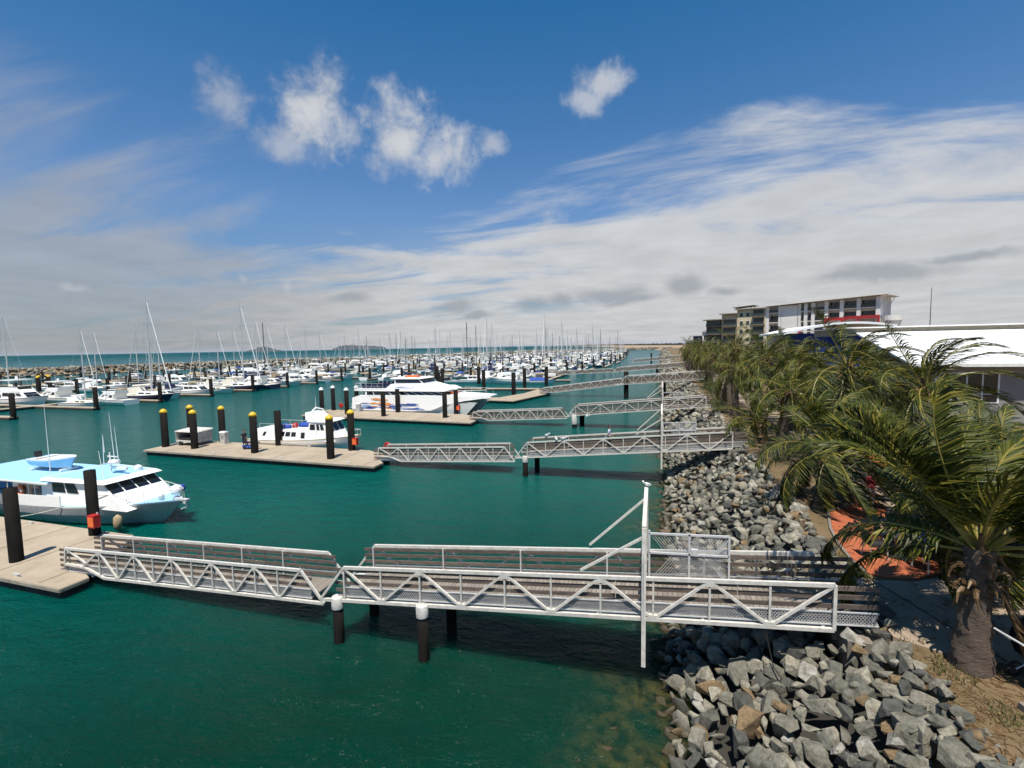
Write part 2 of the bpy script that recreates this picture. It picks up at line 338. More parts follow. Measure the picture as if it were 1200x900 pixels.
    def sphere(s,c,r,mi=0,n=10,sx=1,sy=1,sz=1):
        pr=[(max(r*sin(pi*i/8),.001),-r*cos(pi*i/8)*sz) for i in range(9)]
        return s.rings(pr,c,n,mi,sx,sy)
    def mesh(s, name, mats, smooth=False):
        me=bpy.data.meshes.new(name); me.from_pydata(s.v,[],s.f)
        for m in (mats if isinstance(mats,list) else [mats]): me.materials.append(M[m] if isinstance(m,str) else m)
        me.polygons.foreach_set('material_index', s.m)
        if smooth: me.polygons.foreach_set('use_smooth',[True]*len(s.f))
        me.update(); return me
    def build(s, name, mats, parent=None, smooth=False, loc=None):
        o=bpy.data.objects.new(name, s.mesh(name,mats,smooth)); COL.objects.link(o); o.parent=parent
        if loc: o.location=loc
        return o
def tag(o,label=None,cat=None,group=None,kind=None):
    if label: o['label']=label
    if cat: o['category']=cat
    if group: o['group']=group
    if kind: o['kind']=kind
    return o
def thing(name,label,cat,loc=(0,0,0),rz=0,group=None):
    o=bpy.data.objects.new(name,None); COL.objects.link(o); o.location=loc; o.rotation_euler=(0,0,rz); o.empty_display_size=.2
    return tag(o,label,cat,group)
KIDS={}
def dup(root, loc=None, rz=None, label=None, group=None, scale=None, small=False):
    r=root.copy(); COL.objects.link(r)
    if loc is not None: r.location=loc
    if rz is not None: r.rotation_euler=(0,0,rz)
    if label: r['label']=label
    if group: r['group']=group
    if scale: r.scale=(scale,)*3 if not isinstance(scale,tuple) else scale
    for ch in KIDS.get(root.name) or list(root.children):
        c=ch.copy(); COL.objects.link(c); c.parent=r
        for gch in KIDS.get(ch.name) or list(ch.children):
            d=gch.copy(); COL.objects.link(d); d.parent=c
    return r
def freeze(root):
    KIDS[root.name]=list(root.children)
    for c in root.children: KIDS[c.name]=list(c.children)
def struct(name, mb, mats, smooth=False): return tag(mb.build(name,mats,None,smooth), kind='structure')
ORD=['first','second','third','fourth','fifth','sixth','seventh','eighth','ninth','tenth','eleventh','twelfth','thirteenth','fourteenth','fifteenth','sixteenth','seventeenth','eighteenth','nineteenth','twentieth']
def ordi(i):
    if i<20: return ORD[i]
    n=i+1; return str(n)+({1:'st',2:'nd',3:'rd'}.get(n%10,'th') if n%100 not in (11,12,13) else 'th')

# ================================================================== SETTING
def gnd(x,y,z=0.):
    d=V(pdir(x,y)); t=(z-CH)/d.z; return V((0,0,CH))+d*t
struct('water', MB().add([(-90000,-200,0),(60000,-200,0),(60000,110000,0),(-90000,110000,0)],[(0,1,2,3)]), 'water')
struct('ground', MB().add([(5.35,-40,3),(900,-40,3),(900,835,3),(5.35,835,3),(4.6,-40,1.9),(4.6,835,1.9),(900,835,-2)],[(0,1,2,3),(4,0,3,5),(5,3,2,6)]), 'ground')
struct('bank', MB().add([(-5,-40,-3.2),(5.45,-40,2.5),(5.45,835,2.5),(-5,835,-3.2)],[(0,1,2,3)]), 'bank')
# beach, scrub behind it and the low headland, all at their own distance
def shoreline(pts, z=.02): return [tuple(gnd(x,y,0))[:2] for x,y in pts]
bs=[(640,405.55),(668,405.75),(700,406.2),(722,407.0),(745,408.6),(770,410.6),(790,412.6),(830,414.5)]
B=[gnd(x,y) for x,y in bs]; Bk=[gnd(x,y)*1.0 for x,y in [(640,405.35),(668,405.35),(700,405.3),(722,405.1),(745,405.0),(770,405.0),(790,405.0),(830,405.0)]]
bm=MB(); vs=[]; 
for a,b in zip(B,Bk):
    vs += [(a.x,a.y,-1),(a.x+(b.x-a.x)*.06,a.y+(b.y-a.y)*.06,2.0),(b.x,b.y,4.0)]
bm.add(vs,[(3*i+j,3*i+3+j,3*i+4+j,3*i+1+j) for i in range(len(B)-1) for j in range(2)])
struct('beach', bm, 'sand')
hb=MB(); vs=[]; N=160
for i in range(N+1):
    x=655+ (800-655)*i/N; k=i/N
    p=gnd(x,405.12+.0*k) if x<700 else gnd(x,405.0+ (k-.24)*.9)
    h=(4+4*k)*(1+.12*sin(i*1.1)+.1*sin(i*.37))*(p.y/1800.)**.5*min(1,i/20+.2); dd=p.normalized()*1.0
    vs += [(p.x,p.y,-1),(p.x+dd.x*10,p.y+dd.y*10,2+h),(p.x+dd.x*220,p.y+dd.y*220,3+h*1.05),(p.x+dd.x*300,p.y+dd.y*300,-1)]
hb.add(vs,[(4*i+j,4*i+4+j,4*i+5+j,4*i+1+j) for i in range(N) for j in range(3)])
struct('headland', hb, 'headland')
# islands far out (about 9 km)
def island(name, xl, xr, peaks, dist=9000., depth=700):
    ib=MB(); n=40; rows=7; vs=[]
    for i in range(n+1):
        t=i/n; x=xl+(xr-xl)*t; d=V(pdir(x,410)); d=V((d.x,d.y,0)).normalized()
        hgt=0
        for a,b in zip(peaks,peaks[1:]):
            if a[0]<=x<=b[0]: u=(x-a[0])/(b[0]-a[0]); u=u*u*(3-2*u) if abs(a[1]-b[1])>1 else u; hgt=a[1]+(b[1]-a[1])*u
        H=hgt/560*dist/ cos(math.atan((x-600)/560.)); H*=1+.05*sin(i*2.3)
        D0=dist/cos(math.atan((x-600)/560.))
        for j in range(rows):
            s=j/(rows-1); z=H*sin(pi*s)**.8*(1+.07*sin(i*1.3+j*2.1)) if 0<j<rows-1 else -2
            vs.append((d.x*(D0+depth*(s-.5)),d.y*(D0+depth*(s-.5)),z))
    ib.add(vs,[(i*rows+j,(i+1)*rows+j,(i+1)*rows+j+1,i*rows+j+1) for i in range(n) for j in range(rows-1)])
    return struct(name, ib, 'island', True)
island('island', 283,334,[(283,0),(296,2.0),(305,4.6),(309,5.3),(316,3.8),(326,1.6),(334,0)])
island('far_island', 387,455,[(387,0),(394,3.0),(400,5.0),(412,5.2),(425,4.6),(440,4.0),(449,3.1),(455,.0)],9500)
# pavements
path=MB(); 
path.prism([(5.25,12.9),(6.0,12.5),(9.5,12.4),(30,12.6),(30,16.0),(12.4,16.3),(11.6,18),(11.6,200),(8.9,200),(8.9,24.3),(9.4,20.5),(9.1,18.3),(8.3,16.9),(7.1,16.15),(6.1,15.95),(5.25,15.9)],2.9,3.03)
struct('pavement', path,'path')
jt=MB()
for x0,y0,x1,y1 in [(5.9,15.9,7.15,12.5),(9.0,12.45,8.9,16.9)]+[(8.93,y,11.57,y) for y in range(22,120,3)]:
    jt.bar((x0,y0,3.032),(x1,y1,3.032),.035,.006)
struct('pavement_joints',jt,'pile')
orange=[(5.95,16.35),(5.86,17.2),(5.9,18.5),(6.1,20),(6.6,22),(8.85,24.2),(9.3,20.5),(9.0,18.35),(8.25,17.05),(7.1,16.3),(6.3,16.15)]
struct('paved_terrace', MB().prism(orange,2.9,3.04),'pave')
kb=MB()
for a,b in zip(orange[:5]+[orange[5]],orange[1:6]): kb.bar((a[0]-.06,a[1],3.03),(b[0]-.06,b[1],3.03),.09,.09)
struct('kerb',kb,'kerb')
struct('orange_terrace', MB().prism([(11.65,22),(11.65,34),(12.6,34),(12.6,22)],2.9,3.035),'pave')
struct('near_pavement', MB().prism([(6.15,6),(6.2,10.2),(6.9,10.6),(30,10.9),(30,6)],2.9,3.04),'path')
# grass tufts along the terrace and under the palms
gb=MB(); rg=random.Random(5)
for i in range(5200):
    if i<1500: x=rg.uniform(5.4,5.9); y=rg.gauss(16.6,.5)
    elif i<3400: x=rg.uniform(5.35,6.6); y=rg.uniform(10.3,12.9)
    else: x=rg.uniform(5.4,8.8); y=rg.uniform(18,45); 
    if 1500<=i and (rg.random()<.35 or sin(x*5.1+y*1.3)+sin(y*4.3-x*2.)<.35): continue
    if i>=3400 and x>5.9 and y<24.2: continue
    h=rg.uniform(.05,.13); a=rg.uniform(0,pi); dx_,dy_=cos(a)*.012,sin(a)*.012; lx,ly=rg.uniform(-.05,.05),rg.uniform(-.05,.05)
    gb.add([(x-dx_,y-dy_,3.0),(x+dx_,y+dy_,3.0),(x+lx,y+ly,3+h)],[(0,1,2)])
tag(gb.build('grass','grass'),'thin green grass blades in the dry ground under the palms','grass',kind='stuff')

lt_=MB(); rg=random.Random(9)
for i in range(2600):
    if i<1300: x=rg.uniform(5.3,8.6); y=rg.uniform(9.2,12.45)
    elif i<1700: x=rg.gauss(8,1.5); y=rg.gauss(14.5,1.2)
    else: x=rg.uniform(5.4,8.8); y=rg.uniform(17,40)
    if x<5.3: continue
    a=rg.uniform(0,pi*2); l=rg.uniform(.05,.28); w=rg.uniform(.006,.02); z=3.006+(.045 if (y>12.4 and y<16.4) or (x>5.9 and 16<y<24.3) else 0)
    c_,s_=cos(a),sin(a); lt_.add([(x-s_*w,y+c_*w,z),(x+s_*w,y-c_*w,z),(x+c_*l+s_*w*.4,y+s_*l-c_*w*.4,z+rg.uniform(0,.035)),(x+c_*l-s_*w*.4,y+s_*l+c_*w*.4,z+.01)],[(0,1,2,3)])
tag(lt_.build('leaf_litter','leafdry'),'dry fallen palm leaf litter scattered on the ground under the palms','leaf litter',kind='stuff')
# ------------------------------------------------------------------ rocks
import bmesh
def hull_mesh(seed, npt=12, flat=.8):
    rr=random.Random(seed); b=bmesh.new()
    sx,sy,sz=1,rr.uniform(.6,.9),rr.uniform(.5,flat)
    for i in range(npt):
        p=V((rr.gauss(0,1),rr.gauss(0,1),rr.gauss(0,1))).normalized()
        p=V([math.copysign(abs(c)**.85,c) for c in p])*rr.uniform(.42,.60)
        b.verts.new((p.x*sx,p.y*sy,p.z*sz))
    r=bmesh.ops.convex_hull(b,input=b.verts); bmesh.ops.delete(b,geom=[v for v in b.verts if not v.link_faces],context='VERTS')
    bmesh.ops.dissolve_limit(b,angle_limit=.22,verts=b.verts,edges=b.edges)
    bmesh.ops.bevel(b,geom=list(b.edges),offset=.012,segments=1,affect='EDGES')
    bmesh.ops.triangulate(b,faces=b.faces)
    b.verts.index_update(); v=np.array([x.co[:] for x in b.verts]); f=np.array([[x.index for x in q.verts] for q in b.faces]); b.free(); return v,f
HR=[hull_mesh(i) for i in range(14)]; HS=[hull_mesh(50+i,9) for i in range(8)]
def rotm(rr):
    m=Matrix.Rotation(rr.uniform(-.5,.5),3,'X')@Matrix.Rotation(rr.uniform(-.5,.5),3,'Y')@Matrix.Rotation(rr.uniform(0,2*pi),3,'Z'); return m
def np_mesh(name, parts, mats):
    o=0; vv=[]; ff=[]
    for v,f in parts: vv.append(v); ff.append(f+o); o+=len(v)
    v=np.concatenate(vv); f=np.concatenate(ff); me=bpy.data.meshes.new(name)
    me.vertices.add(len(v)); me.vertices.foreach_set('co',v.astype(np.float32).ravel())
    me.loops.add(len(f)*3); me.loops.foreach_set('vertex_index',f.astype(np.int32).ravel())
    me.polygons.add(len(f)); me.polygons.foreach_set('loop_start',np.arange(0,len(f)*3,3,dtype=np.int32))
    me.polygons.foreach_set('loop_total',np.full(len(f),3,dtype=np.int32)); me.materials.append(M[mats]); me.update(calc_edges=True)
    ob=bpy.data.objects.new(name,me); COL.objects.link(ob); return ob
rr=random.Random(11); items=[]
def slope_z(x): return min(3.02,-.1+x*.585)
def scatter(y0,y1,sp,smin,smax,x0=-1.3,x1=5.7):
    y=y0
    while y<y1:
        x=x0
        while x<x1:
            px=x+rr.uniform(-.4,.4)*sp; py=y+rr.uniform(-.4,.4)*sp; s=smin+(smax-smin)*rr.random()**1.8
            edge=.5*sin(py*.21)+.35*sin(py*.63+1)
            if px<5.55+.22*sin(py*.9) and px>-.35+edge-(.9 if rr.random()<.25 else 0): items.append((px,py,slope_z(px)+rr.uniform(-.14,.16)*sp*1.5,s,rotm(rr)))
            x+=sp
        y+=sp*.9
scatter(3,20,.37,.34,.72); scatter(3,20,.8,.6,.95); scatter(3,60,.40,.22,.45,4.9,5.9); scatter(20,50,.42,.34,.74); scatter(50,100,.72,.6,1.2); scatter(100,200,1.1,.9,1.6); scatter(200,420,1.9,1.5,2.6); scatter(420,830,3.2,2.6,4)
# a few boulders lying out in the shallows
for k in range(16): items.append((rr.uniform(-2.4,-.5),rr.uniform(9.6,13),rr.uniform(-.30,-.16),rr.uniform(.35,.7),rotm(rr)))
def vis(it):
    x,y,z=proj(it[:3]) if it[1]>2 else (0,0,-1)
    ok = z>0 and -5<x<1205 and -5<y<905
    return it[3]/z*(1 if ok else 0) if z>0 else 0
items.sort(key=vis,reverse=True)
HM=[]
for v,f in HR:
    me=bpy.data.meshes.new('rock'); me.from_pydata([tuple(a) for a in v],[],[tuple(int(i) for i in a) for a in f]); me.materials.append(M['rock']); me.update(); HM.append(me)
for i,(x,y,z,s,m) in enumerate(items[:300]):
    o=bpy.data.objects.new('rock',HM[i%14]); COL.objects.link(o)
    o.matrix_world=Matrix.Translation((x,y,z))@(m.to_4x4())@Matrix.Diagonal((s,s,s,1))
    size='large' if s>.8 else ('medium' if s>.55 else 'small')
    where='in the shallows' if x<0 else ('low on the bank by the water' if x<1.8 else ('halfway up the bank' if x<3.8 else 'near the top of the bank'))
    side='before the nearest gangway' if y<13 else 'just beyond the nearest gangway'
    tag(o,f'{size} grey angular rock {where}, {side}','rock',f'{size} rocks {where}, {side}')
tag(np_mesh('rock_bank',[((HS if it[1]>60 else HR)[i%8][0]*it[3]@np.array(it[4]).T+np.array(it[:3]),(HS if it[1]>60 else HR)[i%8][1]) for i,it in enumerate(items[300:])],'rock'),
    'bank of broken grey rocks sloping down to the harbour water','rocks',kind='stuff')
# breakwater: a solid core covered in rocks
BW=[(-420,20),(-330,78),(-284,134),(-266,195),(-258,255),(-228,315),(-205,400),(-176,565),(-110,710),(-48,822),(20,850)]
def bwat(t):
    n=len(BW)-1; i=min(int(t*n),n-1); u=t*n-i; p0,p1,p2,p3=[V(BW[max(0,min(n,k))]) for k in (i-1,i,i+1,i+2)]
    p=.5*((2*p1)+(p2-p0)*u+(2*p0-5*p1+4*p2-p3)*u*u+(-p0+3*p1-3*p2+p3)*u**3); d=((p2-p0)*(1-u)+(p3-p1)*u).normalized(); return p,V((-d.y,d.x))
core=MB(); vs=[]; NB=80
for i in range(NB+1):
    p,nn=bwat(i/NB)
    for off,z in ((0,-1),(6.5,2.9),(12,2.9),(21,-1)): q=p+nn*off; vs.append((q.x,q.y,z))
core.add(vs,[(4*i+j,4*i+4+j,4*i+5+j,4*i+1+j) for i in range(NB) for j in range(3)])
struct('breakwater_bed',core,'rockfar')
prt=[]
for k in range(7200):
    t=rr.random()**1.25; p,nn=bwat(t); off=rr.uniform(-.8,20); z=min(.6*off-.2,3.1) if off<12 else 3.1-(off-12)*.42
    q=p+nn*off; s=rr.uniform(1.2,2.7)*(1+t*.8); v,f=HS[k%8]; m=np.array(rotm(rr)); prt.append((v*s@m.T+np.array((q.x,q.y,z+rr.uniform(-.2,.5))),f))
tag(np_mesh('breakwater',prt,'rockfar'),'long low breakwater of piled rocks between marina and sea','breakwater',kind='stuff')

# ================================================================== GANGWAYS
def truss(x0,z0,x1,z1,n,y,h,w=.085,left='slant',right='vert',low=0):
    b=MB(); dx_=(x1-x0)/n; zt=lambda x: z0+(z1-z0)*(x-x0)/(x1-x0)
    T=[V((x0+i*dx_,y,zt(x0+i*dx_))) for i in range(n+1)]
    Bm=[V((x0+(i+.5)*dx_,y,zt(x0+(i+.5)*dx_)-h)) for i in range(n)]
    b.bar(T[0],T[-1],w,w*1.15)
    bl=V((x0-.35*dx_,y,zt(x0-.35*dx_)-h)) if left=='slant' else V((x0,y,zt(x0)-h))
    br=V((x1+.45*dx_,y,zt(x1)-h*.95)) if right=='slant' else V((x1,y,zt(x1)-h))
    if left=='foot':                      # ramp foot: the bottom chord lifts to sit on the pontoon
        f0=V((x0-.1,y,zt(x0)-h*.62+low)); f1=V((x0+.55*dx_,y,zt(x0)-h*.62+low)); b.bar(f0,f1,w); b.bar(f1,V((x0+1.1*dx_,y,zt(x0+1.1*dx_)-h)),w); bl=V((x0+1.1*dx_,y,zt(x0+1.1*dx_)-h)); b.bar(T[0],f0,w*.9)
    else: b.bar(T[0],bl,w*.9)
    b.bar(bl,br,w,w*1.15); b.bar(T[-1],br,w*.9)
    for i in range(n):
        mid=(T[i]+T[i+1])/2
        if left=='foot' and i==0: b.bar(T[0],Bm[1]+V((-.9*dx_,0,h*.4)),w*.8)
        else: b.bar(T[i],Bm[i],w*.8); b.bar(mid,Bm[i],w*.62)
        b.bar(Bm[i] if not(left=='foot' and i==0) else Bm[0]+V((0,0,h*.36)),T[i+1],w*.8)
        if i>0 or left=='slant': b.bar(T[i],V((T[i].x,y,T[i].z-h)),w*.62)
        # gusset plates
        if i>0: b.box(T[i].x-.1,T[i].x+.1,y-w*.52,y+w*.52,T[i].z-.15,T[i].z-.03)
        if not(left=='foot' and i==0): b.box(Bm[i].x-.11,Bm[i].x+.11,y-w*.52,y+w*.52,Bm[i].z+.02,Bm[i].z+.13)
    return b
def rails(x0,z0,x1,z1,y,h,s,heights=(.34,.58,.82,1.04)):
    """timber rails fixed inside the truss; s=+1 puts them on +y side"""
    b=MB(); zt=lambda x: z0+(z1-z0)*(x-x0)/(x1-x0)
    n=max(1,int((x1-x0)/2.9))
    for hh in heights:
        for i in range(n):
            a=x0+(x1-x0)*i/n+.01; c=x0+(x1-x0)*(i+1)/n-.01
            b.bar((a,y+s*.075,zt(a)-h+hh),(c,y+s*.075,zt(c)-h+hh),.035,.115)
    return b
def wiremesh(x0,z0,x1,z1,y,zlo,zhi,c=.075,w=.010):
    b=MB(); zt=lambda x: z0+(z1-z0)*(x-x0)/(x1-x0); H=zhi-zlo; n=int((x1-x0)/c)
    for i in range(n):
        a=x0+i*c; e=min(a+H*.8,x1)
        for (p,q) in (((a,zlo),(e,zhi)),((a,zhi),(e,zlo))):
            A=(p[0],y,zt(p[0])+p[1]); Q=(q[0],y,zt(q[0])+q[1]); b.add([(A[0],y,A[2]-w),(A[0],y,A[2]+w),(Q[0],y,Q[2]+w),(Q[0],y,Q[2]-w)],[(0,1,2,3)])
    b.bar((x0,y,zt(x0)+zhi),(x1,y,zt(x1)+zhi),.03); b.bar((x0,y,zt(x0)+zlo),(x1,y,zt(x1)+zlo),.03)
    return b
def deckpart(x0,z0,x1,z1,y0,y1,h):
    b=MB(); zt=lambda x: z0+(z1-z0)*(x-x0)/(x1-x0)
    a,c=zt(x0)-h+.16,zt(x1)-h+.16
    b.hexa([(x0,y0,a-.05),(x1,y0,c-.05),(x1,y1,c-.05),(x0,y1,a-.05),(x0,y0,a),(x1,y0,c),(x1,y1,c),(x0,y1,a)]); return b
def joists(x0,z0,x1,z1,y0,y1,h,st=1.4):
    b=MB(); zt=lambda x: z0+(z1-z0)*(x-x0)/(x1-x0); x=x0+.1
    while x<x1: b.bar((x,y0,zt(x)-h+.02),(x,y1,zt(x)-h+.02),.07,.1); x+=st
    for y in (y0+.12,y1-.12): b.bar((x0,y,zt(x0)-h+.03),(x1,y,zt(x1)-h+.03),.1,.09)
    return b
def gangway(nm, lab, ylo, yhi, x0,z0,x1,z1,n, detail=2, fixed=True, fin=True, ext=.95, h=1.15):
    t=thing(nm,lab,'gangway' if fixed else 'ramp',(x0,ylo,0)); o=(-x0,-ylo,0)
    def put(b,name,m,par=t,lab_=None):
        b.v=[(a-x0,c-ylo,d) for a,c,d in b.v]; ob=b.build(name,m,par); 
        if lab_: ob['label']=lab_
        return ob
    L,Rr=('slant','vert') if fixed else ('foot','slant')
    zl=lambda x: z0+(z1-z0)*(x-x0)/(x1-x0)
    put(truss(x0,z0,x1,z1,n,ylo,h,left=L,right=Rr),'truss','steelw'); put(truss(x0,z0,x1,z1,n,yhi,h,left=L,right=Rr),'truss','steelw')
    xe=x1+(ext if fixed else .4)
    put(deckpart(x0-(.3 if fixed else .6),z0-(.3 if fixed else .6)*(z1-z0)/(x1-x0),xe,zl(xe),ylo+.06,yhi-.06,h),'deck','planks')
    put(joists(x0,z0,x1,z1,ylo+.04,yhi-.04,h),'frame','galv')
    xs=x0-(.55 if not fixed else .4)
    put(rails(xs,zl(xs),xe,zl(xe),ylo,h,1),'guard_rail','timber'); put(rails(xs,zl(xs),xe,zl(xe),yhi,h,-1),'guard_rail','timber')
    if detail>1:
        put(wiremesh(x0,z0,xe,zl(xe),ylo+.05,-h+.12,-h+.44),'kick_mesh','galv'); put(wiremesh(x0,z0,xe,zl(xe),yhi-.05,-h+.12,-h+.44),'kick_mesh','galv')
        lb=MB(); xx=x0
        while xx<x1: 
            for y in (ylo+.11,yhi-.11): lb.bar((xx,y,zl(xx)-h+.1),(xx,y,zl(xx)-.02),.045)
            xx+=(x1-x0)/n
        put(lb,'rail_post','galv')
    if fixed and fin:
        gx=x0+.683*(x1-x0); zd=zl(gx)-h   # screen that stops people climbing round the gate
        b=MB(); w=.11; yo,yi=ylo-.35,ylo-.02
        b.bar((gx,yo,zd-1.15),(gx,yi-.06,zd+2.6),w); b.bar((gx,yi-.06,zd+2.6),(gx,yhi+.1,zd+3.1),w); b.bar((gx,yhi+.1,zd+3.1),(gx,yhi+.55,zd-.4),w)
        b.bar((gx,ylo-.25,zd-.02),(gx,yhi+.5,zd-.02),.08); b.bar((gx,ylo-.2,zd+1.15),(gx,ylo+.05,zd+1.15),.07)
        b.bar((gx,ylo+.05,zd+1.1),(gx,ylo+.05,zd+2.6),.06); b.bar((gx,yhi-.08,zd+.1),(gx,yhi-.08,zd+3.0),.06)
        b.bar((gx-.04,ylo,zd+2.3),(gx-1.75,ylo+.02,zd+1.16),.065); b.bar((gx-.04,yhi,zd+2.8),(gx-1.75,yhi-.02,zd+1.16),.065)
        fr=put(b,'gate_frame','steelw')
        mm=MB(); k=0.
        while k<1.:                                        # closely spaced bars in the wing
            ya=yo+(yhi+.5-yo)*k; 
            if ya<ylo or ya>yhi: mm.bar((gx,ya,zd-.6 if ya<ylo else zd),(gx,ya,zd+2.0),.018)
            k+=.03
        put(mm,'screen_bars','galv',fr)
        gb_=MB(); gy=yhi-.16; gx1=gx+2.35; zb=zd+.28
        for zz_ in (zb,zb+.9,zb+1.5): gb_.bar((gx+.1,gy,zz_),(gx1,gy,zz_+.12),.055)
        for xx in (gx+.1,gx+1.25,gx1): gb_.bar((xx,gy,zb),(xx,gy,zb+1.6),.055)
        gb_.bar((gx+1.25,gy,zb+1.0),(gx+1.25,gy-.02,zb),.05)
        leaf=put(gb_,'gate','galv',t)
        if detail>1: put(wiremesh(gx+.12,zb,gx1-.02,zb+.1,gy,.03,1.5,c=.085,w=.011),'gate_mesh','galv',leaf); put(MB().box(gx+1.3,gx+1.5,gy-.06,gy+.02,zb+.95,zb+1.15),'latch','galv',leaf)
    return t
GZ0,GZ1=2.66,4.0
gangway('gangway','white steel truss gangway with timber deck, nearest the camera, its mesh gate standing open',13.15,15.0,-10.2,GZ0,4.12,GZ1,5)
gangway('ramp','white truss ramp sloping down from the nearest gangway to the near left pontoon',13.5,15.0,-24.84,1.54,-12.3,2.14,6,fixed=False)
gangway('gangway','white truss gangway second from the camera, with a person walking on it',34.7,36.6,-9.75,GZ0,4.6,GZ1,5)
gangway('ramp','white truss ramp joining the second gangway to the pontoon with the scooter',35.0,36.5,-23.0,1.56,-11.7,2.16,6,fixed=False)
gangway('gangway','grey white truss gangway third from the camera, above bare rocks',57.2,59.1,-9.9,GZ0,4.8,GZ1,5,detail=1)
gangway('ramp','pale truss ramp ending on the pontoon beside the big catamaran',57.5,59.0,-23.4,1.56,-11.9,2.16,6,fixed=False,detail=1)
gangway('gangway','fourth truss gangway from the camera, carried on one thick pile',89.6,91.5,-6.3,4.2,8.2,5.2,5,detail=1,fin=False,h=1.5)
gangway('ramp','long pale ramp down from the fourth gangway to the bent pontoon',92.0,93.6,-22.6,1.6,-7.2,3.6,8,fixed=False,detail=1)
gangway('gangway','fifth truss gangway from the camera, low over the far water',150,152,-13,3.0,8,4.6,6,detail=1,fin=False,h=1.4)
gangway('ramp','thin ramp beyond the fifth gangway sloping to the far berths',150.3,151.8,-36,1.6,-14.5,2.6,8,fixed=False,detail=1)
gangway('gangway','farthest truss gangway, a thin pale line before the sand',232,234,-12,3.0,8,4.8,6,detail=1,fin=False,h=1.5)
# abutment under the landward end
for y in (14.08,35.6,58.1): struct('abutment',MB().box(4.35,5.3,y-1.15,y+1.15,1.4,2.74),'kerb')
# cable hanging from the nearest gangway to the rocks
tag(MB().path([(2.6,13.2,2.6),(2.75,12.9,1.8),(3.0,12.5,1.55),(3.2,12.1,1.6)],.014,5).build('cable','rubber'),'thin black cable hanging from the nearest gangway onto the rocks','cable')

# ------------------------------------------------------------------ piles
def pile_thing(x,y,ztop,r,label,cap='capw',group=None,sleeve=.5):
    t=thing('pile',label,'pile',(x,y,0),0,group)
    MB().rings([(r,-2),(r,0),(r*1.02,.3),(r,ztop-(sleeve if cap=='sleeve' else 0))],n=18).build('post','pile',t,True)
    if cap=='yellow': MB().rings([(r*1.05,ztop-.04),(r*1.06,ztop+.10),(r*.9,ztop+.20),(r*.45,ztop+.33),(.02,ztop+.38)],n=18).build('cap','yellow',t,True)
    elif cap=='capw': MB().rings([(r*1.08,ztop-.04),(r*1.08,ztop+.1),(r*.7,ztop+.28),(.02,ztop+.42)],n=18).build('cap','capw',t,True)
    elif cap=='sleeve': MB().rings([(r*1.13,ztop-sleeve),(r*1.16,ztop-sleeve+.04),(r*1.16,ztop-.03),(r*1.05,ztop)],n=18).build('sleeve','concap',t,True)
    return t
for x,y,l,c in [(-10.5,13.15,'white topped pile at the joint of the nearest gangway, camera side','sleeve'),(-7.25,13.1,'white topped pile right of the joint under the nearest gangway','sleeve'),
              (-10.3,14.95,'black pile in shade behind the joint of the nearest gangway','none'),(-6.95,14.6,'black pile in shade farther right under the nearest gangway','none')]:
    pile_thing(x,y,1.62 if x<-9 else 1.85,.175,l,c,sleeve=.42)
for x,y,l,c in [(-9.95,34.8,'white topped pile under the second gangway joint','sleeve'),(-9.4,36.3,'black pile behind the white topped one under the second gangway','none')]: pile_thing(x,y,1.6,.2,l,c)
for x,y,l,c in [(-10.1,57.4,'grey pile under the third gangway joint','sleeve'),(-9.4,58.9,'black pile behind the grey one under the third gangway','none')]: pile_thing(x,y,1.6,.3,l,c,sleeve=1.2)
pile_thing(-6.2,90.5,5.0,.42,'thick dark pile rising beside the fourth gangway','none'); pile_thing(.6,91,3.2,.2,'slim pile under the landward end of the fourth gangway','none')
pile_thing(-1.2,151,3.2,.35,'dark pile under the fifth gangway','none'); pile_thing(-4.8,248,5.5,.4,'lone dark channel pile beyond the fifth gangway','none')
def bollards(pts,zt,r,cap,labs):
    for (x,y),l in zip(pts,labs): pile_thing(x,y,zt,r,l,cap if 'bare' not in l else 'none')
bollards([(-28.5,13.6),(-28.55,16.85),(-38.4,16.9)],3.94,.255,'none',['bare black pile standing left of the ramp on the near pontoon','bare black pile with red box beside the blue decked boat','bare black pile at the far left edge of the near pontoon'])
bollards([(-48,35.2),(-44.1,35.2),(-48.6,38.5),(-44.1,38.4),(-36.4,35.0),(-36.8,38.4),(-27.6,34.6),(-27.9,38.0)],4.0,.32,'yellow',
 ['yellow capped black pile left of the white shelter','yellow capped black pile right of the white shelter','yellow capped black pile hidden behind another, by the shelter','yellow capped black pile beside the grey dock cabinet','yellow capped black pile right beside the mobility scooter','bare topped black pile against the middle of the white launch','yellow capped black pile in front of the launch bow','yellow capped black pile with red box by the launch bow'])
bollards([(-48.7,59.6),(-49.3,63.0),(-44.3,59.6),(-45.4,63.6),(-37.5,58.6),(-37.6,62.6),(-28.1,58.9),(-28.1,62.6)],4.0,.32,'capw',
 ['white capped pile at the left end of the ferry pontoon, front row','white capped pile at the left end of the ferry pontoon, back row','white capped pile second from left in front of the ferry stern','white capped pile beside the dock cabinet at the ferry stern','dark pile left of middle in front of the catamaran hull, bare top','dark pile at the middle of the catamaran hull, bare top','dark pile near the catamaran bow, front row, bare top','white capped pile near the catamaran bow by the red box'])

